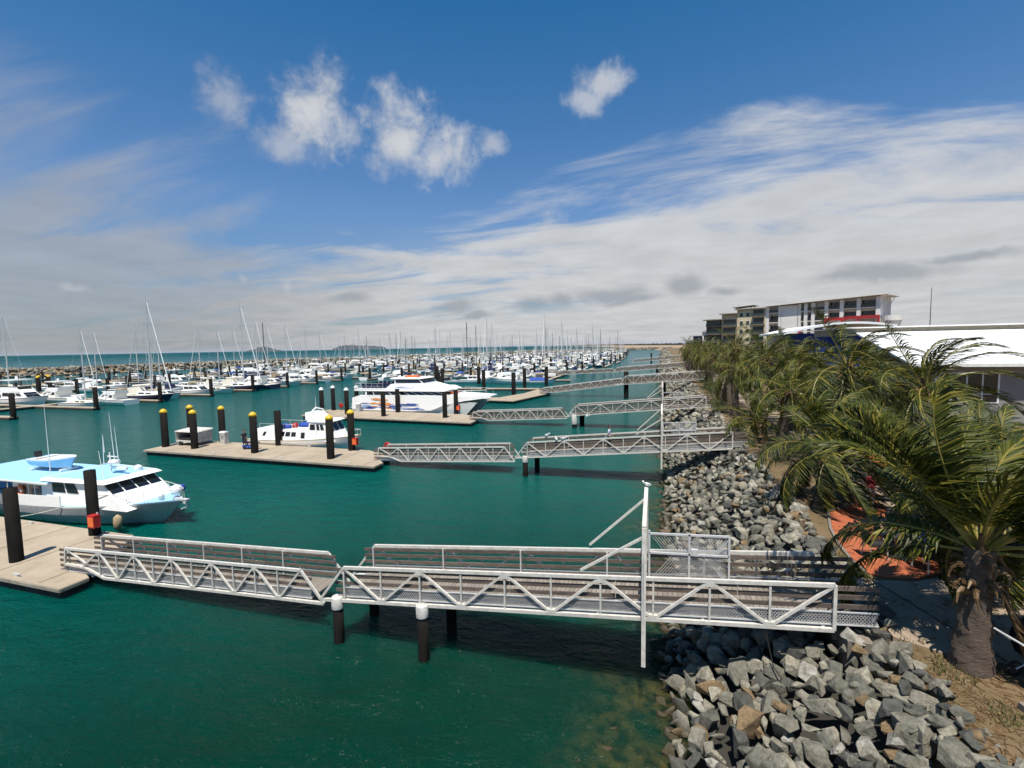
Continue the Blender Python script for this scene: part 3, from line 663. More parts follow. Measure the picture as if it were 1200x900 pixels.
# ------------------------------------------------------------------ pontoons
def pontoon(nm,label,poly,z=.5,cat='pontoon',group=None,seams=0):
    xs=[p[0] for p in poly]; ys=[p[1] for p in poly]; ox,oy=sum(xs)/len(xs),sum(ys)/len(ys)
    t=thing(nm,label,cat,(ox,oy,0),0,group); P2=[(x-ox,y-oy) for x,y in poly]
    MB().prism(P2,z-.16,z).build('deck','pdeck',t)
    cx_,cy_=0,0; inn=[(x*.985,y*.95) for x,y in P2]
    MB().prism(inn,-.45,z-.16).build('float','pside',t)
    w=MB(); n=len(P2)
    for i in range(n):
        a,b=P2[i],P2[(i+1)%n]; w.bar((a[0],a[1],z-.09),(b[0],b[1],z-.09),.07,.13)
    w.build('waler','pedge',t)
    if seams:
        s=MB(); x=min(xs)-ox+seams
        while x<max(xs)-ox-.4: s.bar((x,min(ys)-oy+.1,z+.003),(x,max(ys)-oy-.1,z+.003),.03,.006); x+=seams
        s.build('joint','pside',t)
    return t
pontoon('pontoon','wide sandy coloured pontoon at left where the nearest ramp lands',[(-60,12.35),(-23.3,12.35),(-23.3,13.35),(-24.6,13.9),(-24.6,15.1),(-26.4,17.3),(-60,17.3)],seams=3.2)
pontoon('pontoon','long sandy pontoon with yellow capped piles and a scooter',[(-48.6,33.4),(-22.2,33.0),(-22.2,34.3),(-23,35.1),(-23,36.9),(-26.2,38.3),(-48.9,38.7)],seams=3.2)
pontoon('pontoon','sandy pontoon alongside the big white catamaran ferry',[(-50.5,57.2),(-22.9,55.4),(-22.9,57.1),(-23.6,57.6),(-23.6,60.4),(-27,62.4),(-50.5,63.6)],seams=3.2)
pontoon('pontoon','bent pontoon at the foot of the fourth ramp, empty',[(-33,80.6),(-24.6,79.3),(-21.6,92.8),(-21.6,94),(-22.5,100),(-26,101.5),(-26.5,93),(-29,84.5),(-33,84)])
pontoon('pontoon_walkway','narrow pontoon walkway with red posts behind the bent pontoon',[(-47,101.8),(-26,102.6),(-26,104.6),(-47,103.8)])
pontoon('pontoon_walkway','narrow pontoon walkway in front of the middle berths',[(-66,126.5),(-24,130.0),(-24,132),(-66,128.5)])

# ================================================================== BOATS
def hull(mb,L,B,fb,sheer=.45,rake=.10,tuck=.8,n=16,m_h=0,m_s=1,m_d=2,draft=.45,stripe=.12,flare=.9,x0=None,full=2.3,yc=0):
    """bow toward +x; returns function giving (halfbeam, sheer z) at x"""
    def hb(t): return B/2*(tuck+(1-tuck)*min(1,t*2.6))*(max(0,1-max(0,(t-.45)/.55)**full))
    def zs(t): return fb*(1+sheer*t*t)
    rows=[]
    for i in range(n+1):
        t=i/n; b=max(hb(t),.02); z=zs(t); x=-L/2+L*t; sh=L*rake*max(0,t-.3)/.7
        pr=[(0,-draft,x-sh*1.25),(b*.72*flare,-.2*draft,x-sh),(b*flare*.94,.10,x-sh*.9),(b*.97,z*.55,x-sh*.45),(b,z-stripe,x-sh*.08),(b,z,x)]
        rows.append(pr)
    k=6
    for s in (1,-1):
        vs=[(p[2],s*p[0]+yc,p[1]) for r in rows for p in r]; 
        for j in range(k-1):
            mi=m_s if (j==k-2 or j==0) else m_h
            mb.add(vs,[((i*k+j,(i+1)*k+j,(i+1)*k+j+1,i*k+j+1) if s<0 else (i*k+j,i*k+j+1,(i+1)*k+j+1,(i+1)*k+j)) for i in range(n)],mi)
    d=[(r[5][2],r[5][0]*.97+yc,r[5][1]-.05) for r in rows]+[(r[5][2],-r[5][0]*.97+yc,r[5][1]-.05) for r in rows]
    mb.add(d,[(i,i+1,n+2+i,n+1+i) for i in range(n)],m_d)
    r=rows[0]; tr=[(p[2],p[0]+yc,p[1]) for p in r]+[(p[2],-p[0]+yc,p[1]) for p in reversed(r)]
    mb.add(tr,[tuple(range(len(tr)))],m_h)
    return (lambda x: (hb(min(1,max(0,(x+L/2)/L))), zs((x+L/2)/L)))
def cab(mb,x0,x1,w0,z0,z1,fs,bs,wt=.88,mi=0,wf=None,yc=0):
    """cabin: rear x0, front x1 at base; fs/bs: front/back slope in m; wf front width factor"""
    wf=wf or .85; a=w0/2; b=a*wf; at,bt=a*wt,b*wt
    P=[(x0,-a+yc,z0),(x1,-b+yc,z0),(x1,b+yc,z0),(x0,a+yc,z0),(x0+bs,-at+yc,z1),(x1-fs,-bt+yc,z1),(x1-fs,bt+yc,z1),(x0+bs,at+yc,z1)]
    mb.hexa(P,mi); return P
def sides(P): return {'stb':[P[0],P[1],P[5],P[4]],'port':[P[2],P[3],P[7],P[6]],'front':[P[1],P[2],P[6],P[5]],'back':[P[3],P[0],P[4],P[7]]}
def rail(mb,hf,xa,xb,h=.6,n=10,r=.02,inset=.94,mi=0,closed=True):
    for s in (1,-1):
        pts=[]
        for i in range(n+1):
            x=xa+(xb-xa)*i/n; b,z=hf(x); p=(x,s*b*inset,z+h); pts.append(p)
            if i%2==0 or i==n: mb.tube((x,s*b*inset,z-.05),p,r*.8,n=4,mi=mi,cap=False)
        mb.path(pts,r,5,mi)
    if closed:
        b,z=hf(xb); mb.tube((xb,b*inset,z+h),(xb,-b*inset,z+h),r,n=5,mi=mi)
def windows(t,P,spec,m='glass',name='window',th=.02):
    s=sides(P)
    for side,rows in spec.items():
        for (u0,u1,v0,v1) in rows:
            if side=='both':
                MB().band(s['stb'],u0,u1,v0,v1,th).build(name,m,t); MB().band(s['port'],1-u1,1-u0,v0,v1,th).build(name,m,t)
            else: MB().band(s[side],u0,u1,v0,v1,th).build(name,m,t)
BT=[]   # marina boat templates: (root, length, description)
def far_park(t): freeze(t); return t
def sail_boat(L,hc,cc,mastm,cover,desc,jib=True):
    t=thing('sailboat',desc,'sailboat'); b=MB(); hf=hull(b,L,L*.29,L*.085,.3,.13,.7,14)
    b.build('hull',[hc,'navy' if hc=='white' else 'white','cream'],t,True)
    c=MB(); z=L*.085; P=cab(c,-L*.12,L*.22,L*.17,z,z+L*.045,L*.06,.1,.8,0,.6); cb=c.build('cabin',cc,t)
    windows(t,P,{'both':[(.12,.42,.3,.75),(.5,.8,.3,.7)]})
    cab(d:=MB(),-L*.3,-L*.10,L*.16,z+.1,z+L*.1,L*.05,.1,.9); d.build('spray_hood',cover,t)
    H=L*1.38; m=MB(); mx=L*.08; m.tube((mx,0,z),(mx,0,z+H),L*.0115,L*.008,n=6)
    for k in (.42,.72): m.bar((mx,-L*.07,z+H*k),(mx,L*.07,z+H*k),.05)
    ms=m.build('mast',mastm,t)
    bo=MB(); bo.tube((mx,0,z+L*.12),(mx-L*.38,0,z+L*.115),.06,n=6); bo.build('boom',mastm,t)
    sc=MB(); sc.tube((mx-.1,0,z+L*.14),(mx-L*.37,0,z+L*.125),L*.02,L*.009,n=8); sc.build('sail_cover',cover,t)
    rg=MB(); r=.013
    for p in ((L*.47,0,z*1.2),(-L*.49,0,z),(mx,L*.14,z),(mx,-L*.14,z)): rg.tube((mx,0,z+H*.98),p,r,n=3,cap=False)
    rg.build('rigging','alu',t)
    if jib: j=MB(); j.tube((L*.45,0,z*1.3+.3),(mx+L*.03,0,z+H*.93),L*(.0075 if hc=='navy' else .005),L*.004,n=6); j.build('furled_jib','white',t)
    rl=MB(); rail(rl,hf,-L*.45,L*.46,.55,8,.015); rl.build('rail','alu',t)
    return t
def motor_boat(L,hc,desc,fly=True,cover=None,arch=True):
    t=thing('motor_cruiser',desc,'motor boat'); b=MB(); hf=hull(b,L,L*.31,L*.09,.55,.12,.92,14)
    b.build('hull',[hc,'navy' if hc=='white' else 'white','cream'],t,True)
    z=L*.09; c=MB(); P=cab(c,-L*.22,L*.26,L*.25,z*.98,z+L*.1,L*.15,.05,.9,0,.7); c.build('cabin','white',t)
    windows(t,P,{'both':[(.06,.33,.42,.86),(.36,.62,.42,.86),(.66,.86,.42,.8)],'front':[(.06,.94,.3,.88)]})
    if fly:
        c=MB(); P2=cab(c,-L*.27,L*.10,L*.23,z+L*.1+.004,z+L*.155,L*.07,-.05,.95,0,.75); c.build('flybridge','white',t)
        windows(t,P2,{'front':[(.05,.95,.5,1.2)]})
        c=MB(); c.box(-L*.25,L*.04,-L*.11,L*.11,z+L*.245,z+L*.258)
        cn=c.build('canopy',cover or 'white',t); p=MB()
        for x in (-L*.24,L*.03):
            for y in (-L*.1,L*.1): p.tube((x,y,z+L*.15),(x,y,z+L*.245),.025,n=5)
        p.build('canopy_post','alu',t)
    elif cover:
        c=MB(); cab(c,-L*.46,-L*.2,L*.26,z+L*.10,z+L*.13,.1,.1,.85); c.build('awning',cover,t); p=MB()
        for x in (-L*.44,-L*.22):
            for y in (-L*.12,L*.12): p.tube((x,y,z),(x,y,z+L*.1),.025,n=5)
        p.build('awning_post','alu',t)
    if arch: a=MB(); a.tube((-L*.02,0,z+L*.12),(-L*.05,0,z+L*.46),.025,.01,n=5); a.bar((-L*.1,-L*.1,z+L*.26),(-L*.1,L*.1,z+L*.26),.06); a.tube((-L*.1,0,z+L*.26),(-L*.1,0,z+L*.3),.2,n=8); a.build('aerial','white',t)
    rl=MB(); rail(rl,hf,L*.0,L*.46,.5,8,.018); rl.build('bow_rail','alu',t)
    return t
def open_boat(L,cover,desc):
    t=thing('runabout',desc,'motor boat'); b=MB(); hf=hull(b,L,L*.36,L*.11,.35,.12,.95,12); b.build('hull',['white','navy','white'],t,True); z=L*.11
    if cover: c=MB(); cab(c,-L*.42,L*.3,L*.3,z,z+L*.09,L*.3,.3,.45,0,.6); c.build('boat_cover',cover,t)
    else:
        c=MB(); P=cab(c,-L*.1,L*.25,L*.25,z*.97,z+L*.09,L*.16,.0,.85,0,.7); c.build('windscreen','glass',t); c=MB(); c.box(-L*.2,L*.06,-L*.12,L*.12,z+L*.2,z+L*.215); c.build('hard_top','white',t)
        p=MB(); [p.tube((x,y,z),(x,y,z+L*.2),.025,n=4) for x in (-L*.18,L*.05) for y in (-L*.1,L*.1)]; p.build('post','alu',t)
        o=MB(); o.box(-L*.54,-L*.48,-.25,.25,-.2,z+.5); o.build('outboard_motor','black',t)
    return t
TP=[('s',sail_boat(12,'white','white','mast','navy','sailing yacht with white hull and navy sail cover'),12),
    ('s',sail_boat(11,'white','cream','mast','white','sailing yacht with white hull and furled white sail'),11),
    ('s',sail_boat(13,'navy','white','mast','cream','dark hulled sailing yacht with white jib rolled on its forestay'),13),
    ('s',sail_boat(12.5,'white','white','mastd','tan','white sailing yacht with dark mast and tan cover',False),12.5),
    ('m',motor_boat(13,'white','white flybridge motor cruiser with dark windows'),13),
    ('m',motor_boat(12,'cream','cream flybridge motor cruiser with tan canopy',cover='tan'),12),
    ('m',motor_boat(14,'navy','dark hulled flybridge cruiser with white top'),14),
    ('m',motor_boat(10,'white','low white express cruiser with tan awning',False,'tan'),10),
    ('m',motor_boat(10.5,'white','low white cruiser with blue stern awning',False,'blue',False),10.5),
    ('m',motor_boat(11,'white','low white sports cruiser without awning',False,None),11),
    ('o',open_boat(8,'blue','small boat under blue canvas cover'),8),('o',open_boat(7.5,None,'small white hardtop fishing boat'),7.5),('o',open_boat(8,'tan','small boat under tan canvas cover'),8)]
for a,t,L in TP: freeze(t)
USED=set(); PLACED=[]     # (x,y,template,rz,scale,row)
def pick(rg,far=False):
    r=rg.random()
    if r<.34: return rg.choice([0,1,1,2,3])
    if r<.84: return rg.choice([4,4,5,6,7,8,9,9,4,9,7,4])
    return rg.choice([10,11,12,11,12])
NFING=0; fing=[]; mp=[]; rg=random.Random(21)
# left-hand berths: walkways run along y, fingers point along x
for wi,(wx,ya,yb,nm) in enumerate([(-113,43,143,'nearest left berths'),(-152,40,236,'second left berths'),(-190,60,280,'third left berths')]):
    pontoon('pontoon_walkway',f'long narrow walkway pontoon serving the {nm}',[(wx-1,ya),(wx+1,ya),(wx+1,yb),(wx-1,yb)])
    y=ya+4.3; k=0
    while y<yb-1:
        for s in (1,-1):
            if wx==-226 and s<0 and y<150: continue
            if wi==0 and y<110 and s>0: pass
            xe=wx+s*16.8; fing.append((min(wx+s,xe),max(wx+s,xe),y-.65,y+.65,nm)); mp.append((xe-s*.3,y+.1,nm))
            for dy in (3.1,8.4):
                if wi==0 and s>0: continue
                if rg.random()<(.86,.72,.6)[wi]*(1 if y>150 or wi==0 else (.75,.6,.35)[wi]) and y+dy<yb+3: PLACED.append([wx+s*(9.3),y+dy,pick(rg),(0 if s>0 else pi)+(pi if rg.random()<.3 else 0)+rg.uniform(-.03,.03),rg.uniform(.85,1.18),nm])
        y+=11.5
# front left row set by hand from the photograph: (x, y, template, heading, scale)
for x,y,ti,h,s in [(-104.5,61.6,1,0,.95),(-104.5,66.6,4,pi,.85),(-103.5,73.0,2,0,1.15),(-105,77.9,7,0,.9),(-104,84.5,9,0,1.05),(-104,90.0,1,0,1.0),(-103,95.8,2,0,1.18),(-104,101,6,pi,1.0),(-104,107.4,9,0,1.1),(-104,112.2,0,0,1.0),(-104,118.5,4,0,1.),(-104,123.8,7,pi,1.1),(-104,130,5,0,1.),(-103,135.5,8,0,1.1)]:
    PLACED.append([x,y,ti,h,s,'nearest left berths'])
# right-hand berths beyond the fairway: walkways run along x, fingers along y
for wi,(wy,xa,xb,nm) in enumerate([(146,-93,-30,'front middle berths'),(184,-120,-26,'second middle berths'),(224,-135,-23,'third middle berths'),(268,-195,-22,'fourth middle berths'),(318,-200,-24,'fifth middle berths'),(376,-190,-26,'sixth middle berths'),(446,-180,-30,'far middle berths'),(530,-165,-34,'farthest berths'),(630,-130,-40,'farthest berths by the sand')]):
    pontoon('pontoon_walkway',f'long narrow walkway pontoon of the {nm}',[(xa,wy-1),(xb,wy-1),(xb,wy+1),(xa,wy+1)])
    x=xb-.7; 
    while x>xa:
        for s in (1,-1):
            ye=wy+s*15.5; fing.append((x-.6,x+.6,min(wy+s,ye),max(wy+s,ye),nm)); mp.append((x,ye-s*.4,nm))
            for dx_ in (3.2,8.3):
                if rg.random()<.9 and x-dx_>xa-2: PLACED.append([x-dx_,wy+s*8.8,pick(rg),(pi/2 if s>0 else -pi/2)+(pi if rg.random()<.5 else 0)+rg.uniform(-.04,.04),rg.uniform(.85,1.15),nm])
        x-=11.5
PLACED += [[-58+i*9.2,123.5,t,(0 if i%2 else pi),1.,'middle walkway'] for i,t in enumerate([11,9,4,10])]
inview=[]
for p in PLACED:
    x,y,z=proj((p[0],p[1],1))
    if -25<x<1225: p.append((x,z)); inview.append(p)
inview.sort(key=lambda p:p[6][1])
near,farb=inview[:296],inview[296:]
rows={}
for p in near: rows.setdefault((p[5],p[2]),[]).append(p)
seen=set()
for (nm,ti),lst in rows.items():
    lst.sort(key=lambda p:p[6][0]); a,root,L=TP[ti]; base=root['label'] if ti not in seen else DESC[ti]
    if ti not in seen:
        globals().setdefault('DESC',{})[ti]=base
    for i,p in enumerate(lst):
        if len(lst)==1: lab=f'{base}, {nm}'
        else: lab=f'{base}, {ordi(i)} from left, {nm}'
        w=lab.split()
        if len(w)>16:
            lab=lab.replace('flybridge ','').replace('sailing ','').replace('jib rolled on its forestay','rolled jib'); w=lab.split()
        grp=('sailing yachts' if a=='s' else ('motor cruisers' if a=='m' else 'small boats'))+' moored in the marina'
        if ti not in seen:
            seen.add(ti); root.location=(p[0],p[1],0); root.rotation_euler=(0,0,p[3]); root.scale=(p[4],)*3; root['label']=lab; root['group']=grp
        else: dup(root,(p[0],p[1],0),p[3],lab,grp,p[4])
# boats past the first 300: one joined mass
fv=MB(); fr=random.Random(3)
def merge(mb,root,x,y,rz,s):
    c_,s_=cos(rz)*s,sin(rz)*s
    for ch in root.children:
        me=ch.data; o=len(mb.v)
        mb.v += [(x+v.co.x*c_-v.co.y*s_, y+v.co.x*s_+v.co.y*c_, v.co.z*s) for v in me.vertices]
        for f in me.polygons:
            mb.f.append(tuple(i+o for i in f.vertices)); mb.m.append(FM.index(me.materials[f.material_index].name))
FM=[m.name for m in bpy.data.materials]
for p in farb: merge(fv,TP[p[2]][1],p[0],p[1],p[3],p[4])
if farb:
    me=bpy.data.meshes.new('far_boats'); me.from_pydata(fv.v,[],fv.f); used=sorted(set(fv.m))
    for u in used: me.materials.append(bpy.data.materials[FM[u]])
    idx={u:i for i,u in enumerate(used)}; me.polygons.foreach_set('material_index',[idx[i] for i in fv.m]); me.update()
    o=bpy.data.objects.new('far_boats',me); COL.objects.link(o); tag(o,'crowd of tiny far boats packed together at the end of the marina','boats',kind='stuff')
print('BOATS',len(near),len(farb),'FING',len(fing),'MP',len(mp))
# finger pontoons and their piles
fm_={}
for (xa,xb,ya,yb,nm) in fing:
    x,y,z=proj(((xa+xb)/2,(ya+yb)/2,.5))
    if not -40<x<1240: continue
    key=(round(xb-xa,1),round(yb-ya,1))
    if key not in fm_: fm_[key]=(MB().box(-key[0]/2,key[0]/2,-key[1]/2,key[1]/2,.34,.5).mesh('deck','pdeck'),MB().box(-key[0]/2+.05,key[0]/2-.05,-key[1]/2+.05,key[1]/2-.05,-.3,.34).mesh('float','pside'))
    t=thing('finger_pontoon',f'narrow pale finger pontoon among the {nm}','pontoon',((xa+xb)/2,(ya+yb)/2,0),0,f'finger pontoons, {nm}')
    for q in fm_[key]: o=bpy.data.objects.new(q.name,q); COL.objects.link(o); o.parent=t
t0=None
for i,(x,y,nm) in enumerate(mp):
    px,py,z=proj((x,y,2))
    if not -10<px<1210: continue
    lab=f'plain black mooring pile at a finger end, {nm}'; grp=f'mooring piles, {nm}'
    if t0 is None: t0=pile_thing(x,y,4.1,.36,lab,'none',grp); freeze(t0)
    else: dup(t0,(x,y,0),0,lab,grp)
for i,(x,y) in enumerate([(-150,79),(-157,83),(-161,87),(-153,83)]): pile_thing(x,y,4.3,.36,['left of the pair','at the rear','right of the pair','in the middle'][i].join(['yellow capped pile behind the black hulled fishing boat, ','']),'yellow')
for i,(x,y) in enumerate([(-60.6,122.8),(-52.7,109.6),(-31.1,109.3),(-27.6,116.9),(-28.5,92),(-38.7,101.9),(-47.3,120.8),(-39,80.5)]):
    pile_thing(x,y,4.8,.42,['tall dark pile left of the twin piles behind the ferry','tall dark pile behind the ferry bow, left','tall dark pile beside the middle walkway, right','dark pile standing just beyond the bent pontoon walkway','dark pile with its foot by the bent pontoon','dark pile beside the walkway with red posts','tall dark pile right of the twin piles behind the ferry','dark pile left of the bent pontoon'][i],'none')

# ------------------------------------------------------------------ the three large vessels
def rope(mb,a,b,sag,r=.018,n=8,mi=0):
    a=V(a);b=V(b); mb.path([a+(b-a)*i/n-V((0,0,sag*4*(i/n)*(1-i/n))) for i in range(n+1)],r,4,mi)
# blue-decked cruiser beside the near pontoon
t=thing('cabin_cruiser','large white cabin cruiser with pale blue decks and awning beside the near pontoon','motor boat',(-35.4,20.15,0))
b=MB(); hf=hull(b,18.2,4.5,1.02,.50,.10,.9,26,full=2.6,m_s=3,stripe=.10); b.build('hull',['hullgrey','navy','lblue','white'],t,True)
for s in (1,-1):            # raised white bulwark with its step
    for xa,xb,h0,h1 in ((-8.9,-2.9,.55,.55),(-2.3,2.2,.62,.62)):
        w=MB()
        for i in range(8):
            x0=xa+(xb-xa)*i/8; x1=xa+(xb-xa)*(i+1)/8; (b0,z0),(b1,z1)=hf(x0),hf(x1)
            w.hexa([(x0,s*b0-.03,z0-.02),(x1,s*b1-.03,z1-.02),(x1,s*b1+.03,z1-.02),(x0,s*b0+.03,z0-.02),(x0,s*b0-.03,z0+h0),(x1,s*b1-.03,z1+h1),(x1,s*b1+.03,z1+h1),(x0,s*b0+.03,z0+h0)])
        w.build('bulwark','white',t)
c=MB(); P=cab(c,.4,6.7,3.7,1.1,2.55,2.1,.0,.93,0,.86); wh=c.build('wheelhouse','white',t)
s_=sides(P)
for i in range(4): MB().band(s_['front'],.03+i*.24,.245+i*.24,.60,.97,.02).build('window','glass',wh)
for a_,e_ in ((.10,.30),(.33,.50)): MB().band(s_['stb'],a_,e_,.55,.92,.02).build('window','glass',wh); MB().band(s_['port'],1-e_,1-a_,.55,.92,.02).build('window','glass',wh)
c=MB(); c.hexa([(.1,-1.95,2.56),(5.2,-1.68,2.56),(5.2,1.68,2.56),(.1,1.95,2.56),(.2,-1.85,2.72),(4.9,-1.5,2.72),(4.9,1.5,2.72),(.2,1.85,2.72)]); 
c.build('wheelhouse_roof','white',t); MB().hexa([(.3,-1.7,2.722),(4.6,-1.4,2.722),(4.6,1.4,2.722),(.3,1.7,2.722),(.4,-1.6,2.74),(4.5,-1.3,2.74),(4.5,1.3,2.74),(.4,1.6,2.74)]).build('roof_panel','lblue',t)
c=MB(); P=cab(c,-3.0,.45,3.3,1.0,2.28,0,0,1,0,1); ac=c.build('aft_cabin','white',t); s_=sides(P)
for a_,e_ in ((.30,.40),(.44,.58),(.62,.78)): MB().band(s_['stb'],a_,e_,.35,.88,.02).build('window','glass',ac); MB().band(s_['port'],1-e_,1-a_,.35,.88,.02).build('window','glass',ac)
MB().band(s_['back'],.4,.6,.02,.85,.02).build('door','lblue',ac)
c=MB(); c.hexa([(-9.0,-2.0,2.34),(.9,-2.0,2.38),(.9,2.0,2.38),(-9.0,2.0,2.34),(-9.0,-1.95,2.42),(.9,-1.95,2.5),(.9,1.95,2.5),(-9.0,1.95,2.42)]); aw=c.build('awning','lblue',t)
c=MB(); 
for y in (-2.02,2.02): c.bar((-9.05,y,2.37),(.95,y,2.42),.05,.09)
c.bar((-9.03,-2,2.37),(-9.03,2,2.37),.05,.09); c.build('awning_trim','white',aw)
c=MB()
for x in (-8.7,-6.6,-4.6,-2.9):
    for y in (-1.95,1.95): c.tube((x,y,1.2),(x,y,2.36),.025,n=6)
c.build('awning_post','steelw',t)
c=MB(); c.torus((-2.25,-1.72,1.75),.30,.075,'y',18,6); lr=c.build('life_ring','orange',t,True); m=MB(); [m.box(-2.25+dx_-.05,-2.25+dx_+.05,-1.81,-1.63,1.75+dz_-.05,1.75+dz_+.05) for dx_,dz_ in ((.3,0),(-.3,0),(0,.3),(0,-.3))]; m.build('ring_band','white',lr)
m=MB(); m.tube((3.2,0,2.7),(3.2,0,4.0),.05,.035,n=8); m.bar((3.2,-.55,3.35),(3.2,.55,3.35),.05); m.bar((3.0,0,3.75),(3.9,0,3.75),.05); mt=m.build('radar_mast','white',t)
m=MB(); m.rings([(.3,0),(.32,.08),(.26,.18),(.1,.22)],(3.55,0,3.35),14); m.build('radar_dome','white',mt,True); m=MB(); m.box(3.2,4.6,-.07,.07,3.0,3.14); m.rings([(.22,0),(.22,.2),(.1,.3)],(4.2,.9,2.75),12); m.build('radar_scanner','white',mt)
for x,y,z0,h_,ln in ((-.2,-1.2,2.5,4.6,0),(.5,1.3,2.6,2.2,.1),(2.2,.9,2.7,3.6,-.2),(4.5,-1.2,2.6,1.8,-.3),(1.6,1.5,2.7,2.6,-.15),(2.9,-.1,4.,1.0,0)): MB().tube((x,y,z0),(x+ln,y,z0+h_),.028,.009,n=5).build('aerial','white',t)
m=MB(); rail(m,hf,4.4,9.0,.62,10,.022,.95); m.build('bow_rail','steelw',t)
m=MB(); m.rings([(.02,-.35),(.24,-.25),(.33,0),(.24,.25),(.02,.35)],(7.9,.45,1.85),12); m.build('buoy','white',t,True); m=MB(); m.rings([(.02,-.25),(.2,-.18),(.26,0),(.2,.18),(.02,.25)],(7.6,.95,1.8),12); m.build('buoy','blue',t,True)
m=MB(); m.rings([(.12,0),(.16,.1),(.16,.25),(.1,.3)],(7.4,-.1,1.42),10); m.box(8.3,9.35,-.12,.12,1.46,1.56); m.tube((9.2,-.12,1.4),(9.2,.12,1.4),.12,n=8); wn_=m.build('anchor_winch','galv',t)
m=MB(); m.bar((9.3,0,1.45),(9.15,0,.95),.07); m.bar((9.15,-.28,1.05),(9.15,.28,1.05),.07); m.build('anchor','galv',wn_)
m=MB(); m.hexa([(5.2,-.5,1.36),(6.2,-.5,1.4),(6.2,.3,1.4),(5.2,.3,1.36),(5.3,-.4,1.5),(6.1,-.4,1.52),(6.1,.2,1.52),(5.3,.2,1.5)]); m.build('deck_hatch','white',t)
for x,zc in ((6.2,.5),(-5.,.4)): m=MB(); m.rings([(.05,-.45),(.2,-.32),(.22,0),(.2,.32),(.05,.45)],(x,-2.28 if x<0 else -1.75,zc),12); m.build('fender','tan' if x>0 else 'white',t,True)
m=MB(); [m.tube((-8.2+.0,y,1.1),(-8.2,y,1.7),.04,n=6) for y in (-1.4,1.4)]; m.box(-8.6,-7.3,-1.2,1.2,1.05,1.45); m.build('bench','lblue',t)
# dinghy carried on the awning: a separate boat
d=thing('dinghy','small pale blue and white dinghy stowed on the awning of the blue decked cruiser','dinghy',(-37.9,20.6,2.78))
b=MB(); hull(b,3.6,1.5,.48,.4,.12,.9,14,draft=.22,stripe=.1,m_h=0,m_s=1,m_d=1); b.build('hull',['lblue','white'],d,True); m=MB(); m.box(-.2,.1,-.6,.6,.49,.53); m.box(-1.2,-.9,-.6,.6,.49,.53); m.build('thwart','white',d)
m=MB(); m.box(-2.0,-1.75,-.16,.16,.35,.85); m.tube((-1.9,0,-.2),(-1.9,0,.4),.05,n=6); m.build('outboard_motor','black',d); m=MB(); m.box(-1.5,-1.35,-.7,.7,-.26,-.16); m.box(1.0,1.15,-.5,.5,-.26,-.14); m.build('cradle','white',d)
m=MB(); rope(m,(-41.5,18.1,1.0),(-37.2,16.9,.56),.12); rope(m,(-33.1,18.0,1.2),(-36.5,17.1,.56),.1); tag(m.build('mooring_line','concap'),'pale slack mooring line from the blue decked cruiser to the near pontoon','rope')

# white launch at the second pontoon
t=thing('launch','white passenger launch with raised wheelhouse moored behind the scooter pontoon','motor boat',(-34.6,40.2,0))
b=MB(); hf=hull(b,12.6,3.8,.95,.65,.09,.95,24,full=2.2,m_s=3,stripe=.09); b.build('hull',['white','navy','cream','tan'],t,True)
m=MB(); 
for s in (1,-1):
    pts=[(x,s*(hf(x)[0]+.015),.62+.02*(x+6)) for x in [-6.2+i*.8 for i in range(14)]]; m.path(pts,.035,5)
m.build('rubbing_strake','tan',t)
c=MB(); P=cab(c,-6.0,2.2,3.3,.9,2.05,.1,.7,.9,0,.95); cb=c.build('saloon','white',t)
windows(cb,P,{'both':[(.42,.50,.42,.8),(.52,.59,.42,.8),(.61,.68,.42,.8),(.76,.82,.3,.8),(.16,.20,.4,.75)]})
c=MB(); P=cab(c,1.0,4.0,3.1,.95,2.9,1.0,.25,.88,0,.85); wh=c.build('wheelhouse','white',t)
windows(wh,P,{'both':[(.08,.34,.60,.88),(.42,.56,.60,.88),(.62,.78,.60,.88)],'front':[(.04,.32,.5,.9),(.36,.64,.5,.9),(.68,.96,.5,.9)]})
c=MB(); c.hexa([(1.0,-1.45,2.9),(3.5,-1.3,2.9),(3.5,1.3,2.9),(1.0,1.45,2.9),(1.1,-1.35,3.02),(3.3,-1.2,3.02),(3.3,1.2,3.02),(1.1,1.35,3.02)]); c.build('wheelhouse_roof','white',t)
c=MB(); P=cab(c,.6,2.0,2.2,3.02,3.75,.8,-.2,.8,0,1); c.build('mast_fairing','white',t); c=MB(); c.path([(1.5,-.9,3.0),(1.2,-.8,3.9),(1.0,0,4.15),(1.2,.8,3.9),(1.5,.9,3.0)],.09,6); c.tube((1,0,4.1),(1,0,5.3),.03,.01,n=5); c.build('radar_arch','white',t)
for x,y,m_ in ((-2.3,-.7,'blue'),(-.9,.5,'blue')): c=MB(); c.sphere((x,y,2.2),.5,n=12,sx=1.5,sy=.9,sz=.7); c.build('blue_bundle',m_,t,True)
c=MB(); c.rings([(.02,-.3),(.25,-.25),(.3,0),(.25,.25),(.02,.3)],(-1.5,-.2,2.25),10); c.build('fender','red',t,True)
m=MB(); rail(m,hf,3.6,6.2,.55,8,.018); m.build('bow_rail','steelw',t); m=MB(); [m.bar((x,y,2.1),(x,y,2.55),.03) for x in (-5,-3.5,-2,-.5) for y in (-1.3,1.3)]; [m.bar((-5,y,2.55),(-.5,y,2.55),.03) for y in (-1.3,1.3)]; m.build('roof_rail','steelw',t)
c=MB(); c.hexa([(4.4,-.5,1.3),(5.2,-.4,1.35),(5.2,.4,1.35),(4.4,.5,1.3),(4.5,-.4,1.5),(5.1,-.3,1.5),(5.1,.3,1.5),(4.5,.4,1.5)]); c.build('deck_hatch','cream',t)

